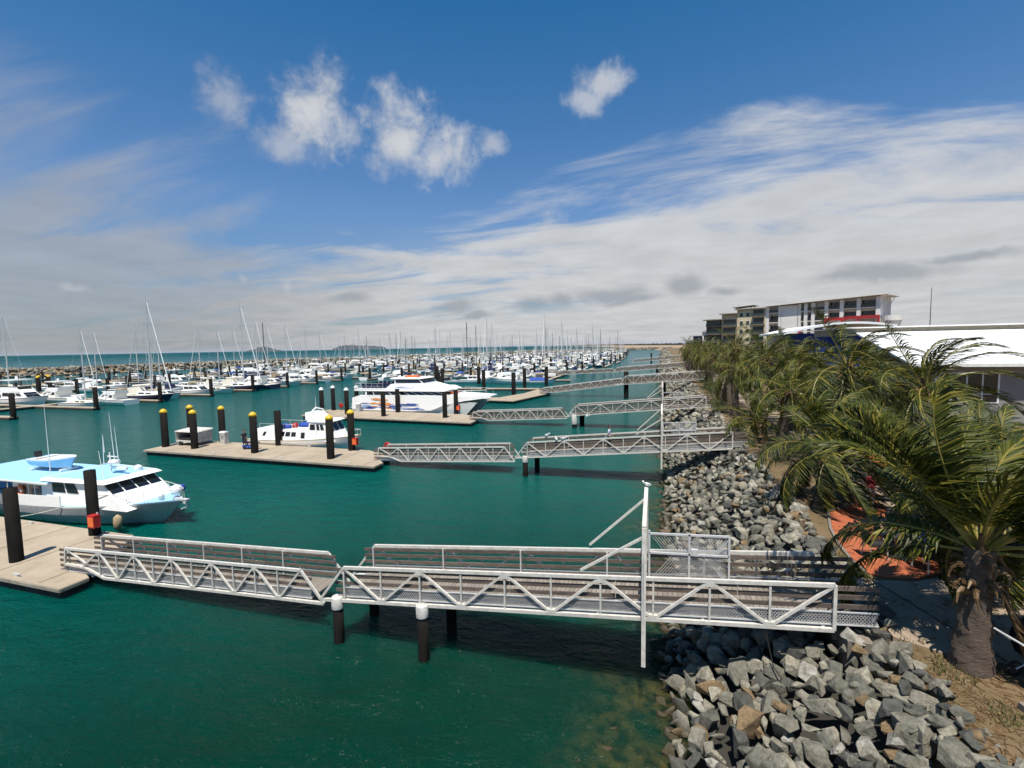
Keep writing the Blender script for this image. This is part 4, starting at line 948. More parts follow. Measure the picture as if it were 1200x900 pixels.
# catamaran ferry
t=thing('catamaran','large white catamaran ferry with blue and orange splash pattern on its side','ferry',(-35.6,66.9,0)); t.scale=(.96,.96,.93)
b=MB(); 
for yc in (-3.0,3.0): hull(b,21.4,2.3,1.75,.22,.10,.95,26,full=1.7,yc=yc,stripe=.1,m_s=0,draft=.5)
b.build('hull',['white','navy','white'],t,True)
c=MB()      # bridge deck: sides sweep up to the long bow
st=[(-10.6,4.15,.9,2.7),(-9.2,4.15,.75,3.15),(0,4.15,.7,3.2),(3.5,4.1,.9,3.2),(5.5,3.9,1.7,3.15),(8.5,3.1,2.35,3.1),(12.3,1.6,2.8,3.05)]
vs=[]
for x,hb_,z0,z1 in st: vs += [(x,-hb_,z0),(x,-hb_*.98,z1),(x,hb_*.98,z1),(x,hb_,z0)]
c.add(vs,[(4*i+j,4*i+4+j,4*i+4+(j+1)%4,4*i+(j+1)%4) for i in range(len(st)-1) for j in range(4)]+[(3,2,1,0),tuple(4*(len(st)-1)+j for j in range(4))]); sd=c.build('bridge_deck','white',t)
sp=MB(); sr=random.Random(4)
for i in range(70):          # splash decoration, small flat decals standing proud of the side
    x=sr.uniform(-9.4,1.6); z=1.0+ (sr.random()**2)*.9; u=sr.uniform(.3,1.1); v=sr.uniform(.03,.12); col=1 if -6.6<x<-3.6 and sr.random()<.8 else (0 if sr.random()<.75 else 2)
    if col==1: z+=sr.uniform(0,.9); v*=1.6
    a=[(x+u*cos(k*pi/4)*sr.uniform(.7,1.2), z+v*sin(k*pi/4)*sr.uniform(.7,1.3)) for k in range(8)]
    yy=-4.16-.002*(i%7); sp.add([(p,yy,max(q_,.8)) for p,q_ in a],[tuple(range(8))],col)
for n_,c_ in (('blue_splash',(.07,.14,.50)),('orange_splash',(.75,.30,.10)),('pale_splash',(.35,.5,.75))): M[n_]=mat(n_,c_,.4)
sp.build('splash_decal',['blue_splash','orange_splash','pale_splash'],sd)
c=MB(); P=cab(c,-8.2,6.2,7.9,3.2,3.85,2.5,0,.98,0,.82); sl_=c.build('saloon','white',t); windows(sl_,P,{'both':[(.02,.985,.06,.92)],'front':[(.03,.97,.1,.9)]},th=.03)
m=MB(); 
for i in range(1,9): Q=sides(P)['stb']; m.band(Q,i*.108,i*.108+.006,.0,1,.045)
m.build('window_mullion','white',sl_)
c=MB(); c.hexa([(-10.2,-4.0,3.86),(5.4,-3.6,3.86),(5.4,3.6,3.86),(-10.2,4.0,3.86),(-10.2,-4.0,4.2),(4.2,-3.5,4.35),(4.2,3.5,4.35),(-10.2,4.0,4.2)]); c.build('upper_deck','white',t)
c=MB(); c.hexa([(-4.8,-3.3,4.2),(5.5,-2.7,3.95),(5.5,2.7,3.95),(-4.8,3.3,4.2),(-4.0,-3.1,4.95),(1.2,-2.6,5.0),(1.2,2.6,5.0),(-4.0,3.1,4.95)]); P=c.v[-8:]; uc=c.build('upper_cabin','white',t)
lt=MB()          # illegible flowing script on the cabin side: a wavy stroke
for k in range(5): lt.path([(-2.9+k*.42+.06*j,-3.02-.0,4.62+.10*sin(j*1.9+k)) for j in range(6)],.018,4)
for k in range(1): lt.path([(-3.3+.5*j,-3.12,4.38+.05*sin(j)) for j in range(8)],.05,4)
lt.build('side_script','blue_splash',uc)
c=MB(); P=cab(c,-3.6,1.4,5.2,5.0,5.75,.9,.0,.96,0,.9); bw_=c.build('bridge_cabin','white',t); windows(bw_,P,{'both':[(.03,.97,.12,.9)],'front':[(.03,.97,.1,.9)]},th=.03)
c=MB(); c.hexa([(-4.4,-2.7,5.76),(1.0,-2.4,5.76),(1.0,2.4,5.76),(-4.4,2.7,5.76),(-4.2,-2.5,5.95),(.4,-2.1,5.95),(.4,2.1,5.95),(-4.2,2.5,5.95)]); rf=c.build('roof','white',t)
c=MB(); c.box(-2.6,-.4,-1.1,.2,5.96,6.2); c.build('roof_raft','orange',rf); c=MB(); c.tube((-1.5,1,5.9),(-1.5,1,8.2),.04,.02,n=6); c.bar((-1.5,.4,7),(-1.5,1.6,7),.05); c.build('aerial','white',rf)
m=MB()
for x in range(-10,-4):
    for y in (-3.85,3.85): m.tube((x,y,4.2),(x,y,5.1),.025,n=5)
for y in (-3.85,3.85): [m.bar((-10,y,z),(-5,y,z),.035) for z in (4.65,5.1)]
[m.bar((-10,-3.85,z),(-10,3.85,z),.035) for z in (4.65,5.1)]; m.build('deck_rail','galv',t)
m=MB(); 
for i in range(6):
    for y in (-2.6,-1.2,1.2,2.6): m.box(-9.4+i*.8,-9.0+i*.8,y-.4,y+.4,4.25,4.62); m.box(-9.45+i*.8,-9.38+i*.8,y-.4,y+.4,4.62,5.0)
m.build('seats','navy',t)
m=MB(); [m.tube((x,y,1.0),(x,y,3.85),.05,n=6) for x in (-10.1,-9.0) for y in (-3.7,-1.5,1.5,3.7)]; m.build('stern_post','galv',t)
m=MB(); [m.bar((-11.2+i*.3,-3.6,1.0+i*.34),(-11.2+i*.3,-2.4,1.0+i*.34),.28,.05) for i in range(8)]; m.build('stairs','galv',t)
m=MB(); rail(m,lambda x:(st[-1][1]+(11.8-x)*.42,3.18),5.8,11.6,.8,8,.022); m.build('bow_rail','galv',t)
m=MB(); m.box(4.2,6.0,-1.0,1.0,3.2,3.5); m.build('orange_life_raft','orange',t)

# ================================================================== DOCK FURNITURE
t=thing('covered_trailer','grey white open sided trailer shelter at the left end of the scooter pontoon','trailer',(-46.2,36.9,.5))
c=MB(); c.hexa([(-1.4,-.9,.35),(1.4,-.9,.35),(1.4,.9,.35),(-1.4,.9,.35),(-1.4,-.9,.5),(1.4,-.9,.5),(1.4,.9,.5),(-1.4,.9,.5)]); c.box(-1.4,1.4,.84,.9,.5,1.45); c.box(-1.4,-1.34,-.9,.84,.5,1.45); c.box(1.34,1.4,-.9,.84,.5,1.45); c.build('body','concap',t)
c=MB(); c.hexa([(-1.5,-.95,1.4),(1.5,-.95,1.4),(1.5,.98,1.5),(-1.5,.98,1.5),(-1.4,-.9,1.5),(1.4,-.9,1.5),(1.4,.95,1.62),(-1.4,.95,1.62)]); c.build('roof','concap',t)
MB().box(-1.2,1.2,-.7,.7,.5,.85).build('load','dark',t)
for x in (-.8,.8): w=MB(); w.tube((x,-.93,.22),(x,-.75,.22),.22,n=14); w.build('wheel','rubber',t)
def cabinet(x,y,z,label,cat='dock cabinet'):
    t=thing('dock_cabinet',label,cat,(x,y,z)); MB().box(-.32,.32,-.25,.25,0,1.15).build('body','concap',t); MB().hexa([(-.36,-.29,1.15),(.36,-.29,1.15),(.36,.29,1.15),(-.36,.29,1.15),(-.36,-.2,1.28),(.36,-.2,1.28),(.36,.2,1.28),(-.36,.2,1.28)]).build('lid','white',t); MB().box(-.2,.2,-.26,-.25,.5,.95).build('panel','alu',t)
cabinet(-43.2,37.8,.5,'pale service cabinet on the scooter pontoon beside a yellow capped pile'); cabinet(-44.2,62.3,.5,'pale service cabinet on the ferry pontoon at the catamaran stern')
def redbox(x,y,z,label):
    t=thing('life_ring_box',label,'safety box',(x,y,z)); MB().box(-.24,.24,-.16,.16,-.32,.32).build('box','red',t); MB().box(-.2,.2,-.17,-.16,-.26,.22).build('door','orange',t); MB().box(-.05,.05,.16,.2,-.4,.4).build('bracket','galv',t)
redbox(-28.12,16.6,1.35,'red safety box fixed to the bare pile beside the blue decked cruiser'); redbox(-27.35,37.8,1.4,'red safety box on the pile by the white launch bow'); redbox(-27.6,62.3,1.4,'red safety box on the pile by the catamaran bow')
for x,y,z,l in ((-46.0,38.2,.5,'red fire hose reel behind the trailer shelter pile'),(-48.0,63.2,.5,'red fire hose reel at the left end of the ferry pontoon'),(-23.4,37.0,.5,'red fire hose reel where the second ramp lands')):
    t=thing('hose_reel',l,'hose reel',(x,y,z)); MB().torus((0,0,.75),.32,.1,'y',16,6).build('hose','red',t,True); MB().tube((0,-.14,.75),(0,.14,.75),.25,n=12).build('drum','red',t); c=MB(); c.bar((0,.1,0),(0,.1,.75),.08); c.build('stand','red',t)
# mobility scooter
t=thing('mobility_scooter','blue and black mobility scooter parked on the second pontoon','scooter',(-38.2,36.3,.5),pi*.05)
for x,y in ((.5,0),( -.45,-.28),(-.45,.28),(.5,-.25)): w=MB(); w.tube((x,y-.05,.16),(x,y+.05,.16),.16,n=14); w.build('wheel','rubber',t)
MB().hexa([(-.75,-.3,.2),(.75,-.26,.2),(.75,.26,.2),(-.75,.3,.2),(-.7,-.26,.38),(.6,-.2,.32),(.6,.2,.32),(-.7,.26,.38)]).build('body','blue',t)
c=MB(); c.tube((-.35,0,.35),(-.35,0,.6),.06,n=8); c.box(-.6,-.1,-.26,.26,.6,.7); c.hexa([(-.62,-.25,.68),(-.52,-.25,.68),(-.52,.25,.68),(-.62,.25,.68),(-.74,-.22,1.2),(-.65,-.22,1.2),(-.65,.22,1.2),(-.74,.22,1.2)]); c.build('seat','black',t)
c=MB(); c.bar((.6,0,.3),(.42,0,1.0),.06); c.bar((.42,-.28,1.02),(.42,.28,1.02),.035); c.box(.62,.85,-.2,.2,.5,.75); c.build('steering_column','galv',t)
# cleats
for i,(x,y) in enumerate([(-26.5,12.6),(-31,12.7),(-34,17.0),(-25,33.5),(-32,33.6),(-40,33.7),(-33,38.3),(-26,56.0),(-34,56.4)]):
    c=MB(); c.box(x-.08,x+.08,y-.04,y+.04,.5,.58); c.tube((x-.22,y,.61),(x+.22,y,.61),.03,n=6); tag(c.build('cleat','galv'),'small metal mooring cleat on a pontoon edge','cleat','mooring cleats on the pontoons')
# gulls
def gull(x,y,z,label,rz=0,fly=False,s=1.):
    t=thing('gull',label,'bird',(x,y,z),rz); t.scale=(s,)*3
    b=MB(); N=10; pr=[]
    for i in range(N+1):
        u=i/N; xx=-.22+.42*u; r_=.085*sin(pi*min(1,u*1.02)**.8)+.006; pr.append((xx,r_,.11+.06*u))
    vs=[(xx,r_*cos(2*pi*k/8),zc+r_*sin(2*pi*k/8)) for xx,r_,zc in pr for k in range(8)]; b.add(vs,[(i*8+k,i*8+(k+1)%8,(i+1)*8+(k+1)%8,(i+1)*8+k) for i in range(N) for k in range(8)])
    b.sphere((.21,0,.23),.055,n=8); b.tube((.25,0,.225),(.33,0,.215),.014,.004,n=5,mi=1)
    if not fly: b.tube((.0,-.03,0),(.0,-.03,.09),.008,n=4,mi=1); b.tube((.0,.03,0),(.0,.03,.09),.008,n=4,mi=1)
    b.build('body',['capw','orange'],t,True)
    for s in (1,-1):
        w=MB()
        if fly: w.hexa([(-.08,s*.05,.15),(.1,s*.05,.15),(.12,s*.35,.28),(-.02,s*.35,.28),(-.08,s*.05,.17),(.1,s*.05,.17),(.12,s*.35,.30),(-.02,s*.35,.30)]); w.hexa([(-.02,s*.35,.28),(.12,s*.35,.28),(-.04,s*.72,.22),(-.08,s*.70,.22),(-.02,s*.35,.30),(.12,s*.35,.30),(-.04,s*.72,.23),(-.08,s*.70,.23)])
        else: w.hexa([(-.28,s*.03,.13),(.1,s*.085,.14),(.1,s*.095,.2),(-.2,s*.06,.19),(-.28,s*.04,.14),(.1,s*.10,.15),(.1,s*.10,.21),(-.2,s*.07,.2)])
        w.build('wing','hullgrey',t)
def chord(x): return GZ0+(GZ1-GZ0)*(x+9.75)/14.35+.05
gull(-.42,15.1,chord(-.4)+2.0,'gull perched on top of the nearest gangway gate screen',2.5,s=.6)
for x,r_,l in ((-8.6,1.,'leftmost gull standing on the far rail of the second gangway'),(-7.5,2.,'second gull on the rail of the second gangway'),(-6.9,.5,'third gull on the rail of the second gangway')): gull(x,36.6 if x<-8 else 34.7,chord(x),l,r_)
gull(-8.2,55.5,1.6,'gull flying low between the second and third gangways',.6,True); gull(-6.6,78,3.4,'gull flying below the fourth gangway',.3,True)

# ================================================================== PEOPLE
def person(name_loc,label,pose,shirt,pants,rz,scale=1.,bare_arms=True,hat=None):
    t=thing('person',label,'person',name_loc,rz)
    J={}
    if pose=='walk': L_=[('pelvis',(0,0,.93),.135),('waist',(0,0,1.06),.125),('chest',(.01,0,1.30),.155),('neckb',(.01,0,1.45),.07),('neck',(.02,0,1.52),.052),('h1',(.03,0,1.60),.085),('h2',(.03,0,1.70),.098),('h3',(.02,0,1.78),.05),
        ('hipR',(0,-.10,.90),.095),('kneeR',(.14,-.10,.50),.062),('ankR',(.05,-.10,.09),.042),('toeR',(.22,-.10,.04),.035),('hipL',(0,.10,.90),.095),('kneeL',(-.02,.10,.50),.062),('ankL',(-.20,.10,.14),.042),('toeL',(-.06,.10,.05),.035),
        ('shR',(0,-.19,1.41),.062),('elR',(-.08,-.25,1.13),.043),('wrR',(.06,-.26,.90),.030),('hR',(.10,-.26,.80),.034),('shL',(0,.19,1.41),.062),('elL',(.04,.25,1.13),.043),('wrL',(.20,.24,.93),.030),('hL',(.26,.24,.85),.034)]
    elif pose=='stand': L_=[('pelvis',(0,0,.93),.135),('waist',(0,0,1.06),.125),('chest',(.0,0,1.30),.155),('neckb',(.0,0,1.45),.07),('neck',(.01,0,1.52),.052),('h1',(.02,0,1.60),.085),('h2',(.02,0,1.70),.098),('h3',(.01,0,1.78),.05),
        ('hipR',(0,-.10,.90),.095),('kneeR',(.02,-.11,.50),.062),('ankR',(0,-.12,.09),.042),('toeR',(.16,-.13,.04),.035),('hipL',(0,.10,.90),.095),('kneeL',(.02,.11,.50),.062),('ankL',(0,.12,.09),.042),('toeL',(.16,.14,.04),.035),
        ('shR',(0,-.19,1.41),.062),('elR',(-.03,-.26,1.12),.043),('wrR',(.12,-.2,.97),.030),('hR',(.2,-.17,.93),.034),('shL',(0,.19,1.41),.062),('elL',(-.03,.26,1.12),.043),('wrL',(.05,.27,.88),.030),('hL',(.07,.27,.78),.034)]
    else: L_=[('pelvis',(0,0,.52),.145),('waist',(-.02,0,.66),.13),('chest',(0,0,.90),.155),('neckb',(.02,0,1.05),.07),('neck',(.04,0,1.12),.052),('h1',(.06,0,1.20),.085),('h2',(.06,0,1.30),.098),('h3',(.05,0,1.38),.05),
        ('hipR',(.06,-.10,.50),.10),('kneeR',(.46,-.13,.50),.065),('ankR',(.44,-.13,.09),.042),('toeR',(.60,-.14,.04),.035),('hipL',(.06,.10,.50),.10),('kneeL',(.46,.13,.50),.065),('ankL',(.40,.13,.09),.042),('toeL',(.56,.14,.04),.035),
        ('shR',(0,-.19,1.01),.062),('elR',(.08,-.26,.76),.043),('wrR',(.30,-.2,.74),.030),('hR',(.39,-.17,.76),.034),('shL',(0,.19,1.01),.062),('elL',(.08,.26,.76),.043),('wrL',(.30,.2,.74),.030),('hL',(.39,.17,.76),.034)]
    E_=[('pelvis','waist'),('waist','chest'),('chest','neckb'),('neckb','neck'),('neck','h1'),('h1','h2'),('h2','h3'),('pelvis','hipR'),('hipR','kneeR'),('kneeR','ankR'),('ankR','toeR'),('pelvis','hipL'),('hipL','kneeL'),('kneeL','ankL'),('ankL','toeL'),
        ('chest','shR'),('shR','elR'),('elR','wrR'),('wrR','hR'),('chest','shL'),('shL','elL'),('elL','wrL'),('wrL','hL')]
    ix={n:i for i,(n,_,_) in enumerate(L_)}; vs=[p for _,p,_ in L_]; es=[(ix[a],ix[b]) for a,b in E_]; rad=[r for _,_,r in L_]
    for s,sn in ((-1,'hR'),(1,'hL')):          # fingers and thumb
        h=V(vs[ix[sn]]); d=(h-V(vs[ix['wr'+sn[1]]])).normalized(); a=V((0,s,0)) if abs(d.y)<.9 else V((1,0,0)); u=d.cross(a).normalized()
        for k in range(4):
            q=h+u*(.028*(k-1.5)); f1=q+d*.045; f2=f1+d*.035+a*-.012
            for p_,r_ in ((q+d*.02,.011),(f1,.009),(f2,.007)): vs.append(tuple(p_)); rad.append(r_)
            n0=len(vs); es += [(ix[sn],n0-3),(n0-3,n0-2),(n0-2,n0-1)]
        for p_,r_ in ((h+u*.045,.012),(h+u*.06+d*.035,.009)): vs.append(tuple(p_)); rad.append(r_)
        n0=len(vs); es += [(ix[sn],n0-2),(n0-2,n0-1)]
    me=bpy.data.meshes.new('tmp'); me.from_pydata(vs,es,[]); ob=bpy.data.objects.new('tmp',me); COL.objects.link(ob)
    sk=ob.modifiers.new('s','SKIN'); sk.use_smooth_shade=True
    for i,r_ in enumerate(rad): me.skin_vertices[0].data[i].radius=(r_,r_)
    me.skin_vertices[0].data[0].use_root=True
    sb=ob.modifiers.new('b','SUBSURF'); sb.levels=1; sb.render_levels=1
    dg=bpy.context.evaluated_depsgraph_get(); nm_=bpy.data.meshes.new_from_object(ob.evaluated_get(dg)); bpy.data.objects.remove(ob)
    nm_.materials.clear(); [nm_.materials.append(M[k]) for k in ('skin',shirt,pants,'rubber')]
    pz=vs[0][2]; 
    for f in nm_.polygons:
        c=f.center; mi=0
        if pose=='sit':
            if c.z<.11: mi=3
            elif c.x>.12 and c.z<.62 and abs(c.y)<.24: mi=2
            elif c.z<.6: mi=2
            elif c.z<1.07 and (abs(c.y)<.25 and c.x<.1): mi=1
        else:
            if c.z<.10: mi=3
            elif c.z<.98 and abs(c.y)<.205: mi=2
            elif c.z<1.47 and (abs(c.y)<.205 or c.z>1.22): mi=1
        f.material_index=mi
    nm_.polygons.foreach_set('use_smooth',[True]*len(nm_.polygons))
    bo=bpy.data.objects.new('body',nm_); COL.objects.link(bo); bo.parent=t
    hx,_,hz=vs[ix['h2']]; hb_=MB()
    vsx=[]; hb_.sphere((hx-.02,0,hz+.015),.112,n=12,sz=1.0); hb_.v=[(x,y,z) for x,y,z in hb_.v]; 
    keep=MB(); 
    for f in hb_.f:
        cx_=sum(hb_.v[i][0] for i in f)/len(f)-hx; cz_=sum(hb_.v[i][2] for i in f)/len(f)-hz
        if cz_>.045 or cx_<-.02: keep.f.append(f); keep.m.append(0)
    keep.v=hb_.v; keep.build('hair' if not hat else 'hat',hat or 'hair',t,True)
    fc=MB(); fc.sphere((hx+.098,0,hz-.015),.016,n=6,sz=1.5); 
    for y in (-.1,.1): fc.sphere((hx,y,hz-.01),.022,n=6,sy=.5,sz=1.3)
    fc.build('nose_and_ears','skin',bo,True); ey=MB(); [ey.sphere((hx+.085,y,hz+.012),.011,n=6) for y in (-.035,.035)]; ey.box(hx+.075,hx+.087,-.025,.025,hz-.055,hz-.048); ey.build('eyes_and_mouth','hair',bo)
    t.scale=(scale,)*3; return t
M['shirt_blue']=mat('shirt_blue',(.02,.07,.45),.9); M['shirt_dark']=mat('shirt_dark',(.02,.02,.03),.9); M['jeans']=mat('jeans',(.03,.06,.14),.9); M['shirt_pale']=mat('shirt_pale',(.45,.48,.6),.9); M['shirt_red']=mat('shirt_red',(.4,.05,.06),.9)
person((-3.7,35.9,chord(-3.7)-1.04),'person in pale top and dark trousers walking along the second gangway','walk','shirt_pale','shirt_dark',.1)
person((-39.3,36.6,.5),'person in blue trousers standing beside the mobility scooter','stand','shirt_dark','jeans',-.3)
# plaza table with seated people
TX,TY=7.35,17.75
def chair(x,y,rz,label):
    t=thing('chair',label,'chair',(x,y,3.04),rz)
    MB().hexa([(-.24,-.25,.42),(.24,-.25,.44),(.24,.25,.44),(-.24,.25,.42),(-.24,-.25,.47),(.24,-.25,.49),(.24,.25,.49),(-.24,.25,.47)]).build('seat','dark',t)
    MB().hexa([(-.26,-.25,.45),(-.21,-.25,.45),(-.21,.25,.45),(-.26,.25,.45),(-.38,-.23,.92),(-.33,-.23,.92),(-.33,.23,.92),(-.38,.23,.92)]).build('backrest','dark',t)
    for a,b_ in ((-.22,-.22),(-.22,.22),(.22,-.22),(.22,.22)): MB().tube((a,b_,.43),(a*1.15,b_*1.1,0),.02,n=6).build('leg','galv',t)
    for s in (1,-1): m=MB(); m.bar((-.3,s*.26,.66),(.2,s*.26,.66),.04); m.bar((.2,s*.26,.66),(.22,s*.25,.45),.03); m.build('armrest','dark',t)
t=thing('cafe_table','dark round cafe table on the orange paving under palm fronds','table',(TX,TY,3.04)); MB().rings([(.45,.71),(.46,.73),(.45,.75)],n=24).build('tabletop','dark',t); MB().tube((0,0,.03),(0,0,.71),.035,n=10).build('column','galv',t); m=MB(); [m.bar((0,0,.05),(.3*cos(k*pi/2),.3*sin(k*pi/2),.02),.05) for k in range(4)]; m.build('foot','galv',t)
for k,(an,l) in enumerate([(pi*1.05,'empty black armchair left of the cafe table'),(-pi*.35,'black armchair under the person in blue nearest the camera'),(pi*.15,'black armchair right of the cafe table'),(pi*.55,'black armchair behind the cafe table')]):
    chair(TX+.78*cos(an),TY+.78*sin(an),an+pi,l)
for an,l,sh,pn in ((-pi*.35,'seated person in bright blue top with back to the camera, near the cafe table','shirt_blue','jeans'),(pi*.15,'seated person in blue top right of the cafe table','shirt_blue','shirt_dark'),(pi*.55,'seated person in dark top behind the cafe table','shirt_dark','jeans')):
    person((TX+.74*cos(an),TY+.74*sin(an),3.04),l,'sit',sh,pn,an+pi)
person((6.15,25.9,3.0-.34),'person in dark blue sitting in the shade under the palms','sit','shirt_dark','navy',pi*.9)
person((8.2,22.6,3.0),'person in red top standing in palm shade by the promenade','stand','shirt_red','shirt_pale',2.)
# pram by the near palm
t=thing('pram','dark pram with blue cover and silver legs beside the near palm','pram',(7.55,11.9,3.0),.3)
c=MB(); c.hexa([(-.5,-.28,.55),(.45,-.28,.5),(.45,.28,.5),(-.5,.28,.55),(-.6,-.32,.85),(.6,-.32,.78),(.6,.32,.78),(-.6,.32,.85)]); c.build('carrycot','black',t)
c=MB(); 
for i in range(7):
    a0=pi*.5*i/7; 
    c.add([(-.6+.0+.45*(1-cos(a0)),-.32,.85+.45*sin(a0)),(-.6+.45*(1-cos(a0)),.32,.85+.45*sin(a0)),(-.6+.45*(1-cos(a0+pi/14)),.32,.85+.45*sin(a0+pi/14)),(-.6+.45*(1-cos(a0+pi/14)),-.32,.85+.45*sin(a0+pi/14))],[(0,1,2,3)])
c.build('hood','black',t); M['cover_blue']=mat('cover_blue',(.02,.17,.33),.8); MB().hexa([(-.1,-.34,.82),(1.1,-.34,.74),(1.1,.34,.74),(-.1,.34,.82),(-.1,-.34,.88),(1.1,-.34,.78),(1.1,.34,.78),(-.1,.34,.88)]).build('cover','cover_blue',t)
for x in (-.45,.5):
    for y in (-.3,.3): w=MB(); w.torus((x,y,.16),.14,.03,'y',16,6); w.build('wheel','rubber',t)
m=MB(); [m.tube((-.45,y,.16),(.35,y,.6),.018,n=6) for y in (-.28,.28)]; [m.tube((.5,y,.16),(-.3,y,.62),.018,n=6) for y in (-.28,.28)]; m.tube((-.6,-.28,.8),(-.95,-.28,1.05),.018,n=6); m.tube((-.6,.28,.8),(-.95,.28,1.05),.018,n=6); m.tube((-.95,-.28,1.05),(-.95,.28,1.05),.02,n=6); m.build('chassis','galv',t)
MB().torus((.2,-.36,.62),.1,.05,'y',14,6).build('white_toy','capw',t,True)
m=MB(); m.bar((6.5,10.85,3.05),(8.4,11.35,3.05),.22,.16); tag(m.build('stone_edging','kerb'),'short pale stone edging block in dry grass below the near palm','kerb stone')

# ================================================================== BUILDINGS
def wins(t,quad,cols,rows,u=(0.05,.95),v=(.1,.9),gap=.25,m='glass',frame='wf',name='window'):
    for i in range(cols):
        for j in range(rows):
            du=(u[1]-u[0])/cols; dv=(v[1]-v[0])/rows; u0=u[0]+i*du+du*gap/2; v0=v[0]+j*dv+dv*gap/2
            f=MB().band(quad,u0-.004,u0+du*(1-gap)+.004,v0-.01,v0+dv*(1-gap)+.01,.04).build(name,frame,t)
            MB().band(quad,u0,u0+du*(1-gap),v0,v0+dv*(1-gap),.055).build('pane',m,f)
# long low building with the white roof
t=thing('white_roofed_building','long low building with broad white metal roof and grey walls behind the palms','building',(20.6,49,3)); o=(20.6,49,3)
W_=44
c=MB(); c.add([(0,0,0),(W_,0,0),(W_,11,0),(0,11,0),(0,0,4.9),(W_,0,4.9),(W_,11,7.6),(0,11,7.6)],[(0,1,5,4),(1,2,6,5),(2,3,7,6),(3,0,4,7),(3,2,1,0),(4,5,6,7)]); wl=c.build('wall','wall_grey',t)
c=MB(); c.hexa([(-.7,-1.0,4.75),(W_+.7,-1.0,4.75),(W_+.7,11.2,7.62),(-.7,11.2,7.62),(-.7,-1.0,4.93),(W_+.7,-1.0,4.93),(W_+.7,11.2,7.8),(-.7,11.2,7.8)]); rf=c.build('roof','roof',t)
c=MB(); c.box(-.72,W_+.72,-1.12,-1.0,4.68,4.95); c.build('gutter','wf',rf)
c=MB(); c.box(-1.5,W_+1,11.25,23,7.5,8.25); c.build('ridge_fascia','fascia',rf); c=MB(); c.box(-1.8,W_+1.2,11.0,23.3,8.25,8.38); c.build('ridge_capping','roof',rf)
for x in (13.2,14.4): c=MB(); c.rings([(.12,0),(.12,.25),(.22,.3),(.02,.42)],(x,8.6,7.05),10); c.build('roof_vent','galv',rf)
c=MB(); c.tube((6.6,13,8.3),(6.6,13,12.4),.05,.025,n=5); c.build('roof_mast','mastd',rf)
q=[(0,0,0),(W_,0,0),(W_,0,4.9),(0,0,4.9)]
def wingroup(x0,x1,n,z0,z1):
    f=MB(); f.box(x0-.08,x1+.08,-.05,-.003,z0-.08,z1+.08); fr_=f.build('window','wf',wl)
    w=(x1-x0)/n
    for i in range(n):
        MB().box(x0+i*w+.06,x0+(i+1)*w-.06,-.075,-.05,z0+(z1-z0)*.30,z1-.05).build('pane','glass',fr_); MB().box(x0+i*w+.06,x0+(i+1)*w-.06,-.075,-.05,z0+.05,z0+(z1-z0)*.27).build('pane','glass',fr_)
wingroup(1.5,5.7,4,1.7,4.1); wingroup(7.6,14,6,1.7,4.1); wingroup(16,20,4,1.7,4.1)
for y0 in (2,4.5,7): MB().box(-.05,-.003,y0,y0+1.3,2.4,4.2).build('window','glass',wl)
# curved roof kiosk with blue wall
t=thing('blue_walled_hall','hall with low curved white roof over a bright blue end wall, behind palms','building',(17.6,78,3))
c=MB(); c.box(0,9,0,16,0,8.1); wl=c.build('wall','bluepanel',t)
c=MB(); n=12; prof=[(-1.0+13.5*i/n, 7.75+1.5*sin(pi*(.04+.74*i/n))) for i in range(n+1)]; vs=[]
for x,z in prof: vs += [(x,-1.2,z),(x,17,z),(x,17,z+.3),(x,-1.2,z+.3)]
c.add(vs,[(4*i+j,4*i+4+j,4*i+4+(j+1)%4,4*i+(j+1)%4) for i in range(n) for j in range(4)]+[(0,1,2,3),(4*n+3,4*n+2,4*n+1,4*n)]); c.build('roof','roof',t,False)
wins(wl,[(0,0,0),(9,0,0),(9,0,8.1),(0,0,8.1)],3,1,(.1,.9),(.1,.35),.3)
# hotel with red balcony frames
A=V((33.5,178,3)); Bv=V((62.5,160,3)); d=(Bv-A); Lh=d.length; ang=math.atan2(d.y,d.x)
t=thing('hotel','white hotel with a bold red balcony frame and roof rising to its right end','building',tuple(A),ang); t.scale=(.88,1,1)
Hh=19.6; c=MB(); c.hexa([(0,1.8,0),(Lh,1.8,0),(Lh,14,0),(0,14,0),(0,1.8,Hh-.9),(Lh,1.8,Hh+.1),(Lh,14,Hh+.1),(0,14,Hh-.9)]); wl=c.build('wall','wall_white',t)
bays=[(0,4.4,'b'),(4.4,10.8,'w'),(10.8,15,'n'),(15,19.2,'b2'),(19.2,25.5,'b'),(25.5,Lh,'r')]
zt=lambda x: Hh-.9+x/Lh
fin=MB(); 
for x in (0,4.4,10.8,12.9,15.2,19.3,23.8,28.6,Lh-.3): fin.box(x-.55,x+.55,0,1.8,0,zt(x)-.3)
fin.build('fin_wall','wall_white',t); c=MB(); c.box(4.62,10.58,.0,1.8,0,zt(5)-.35); c.build('blank_wall','wall_white',t)
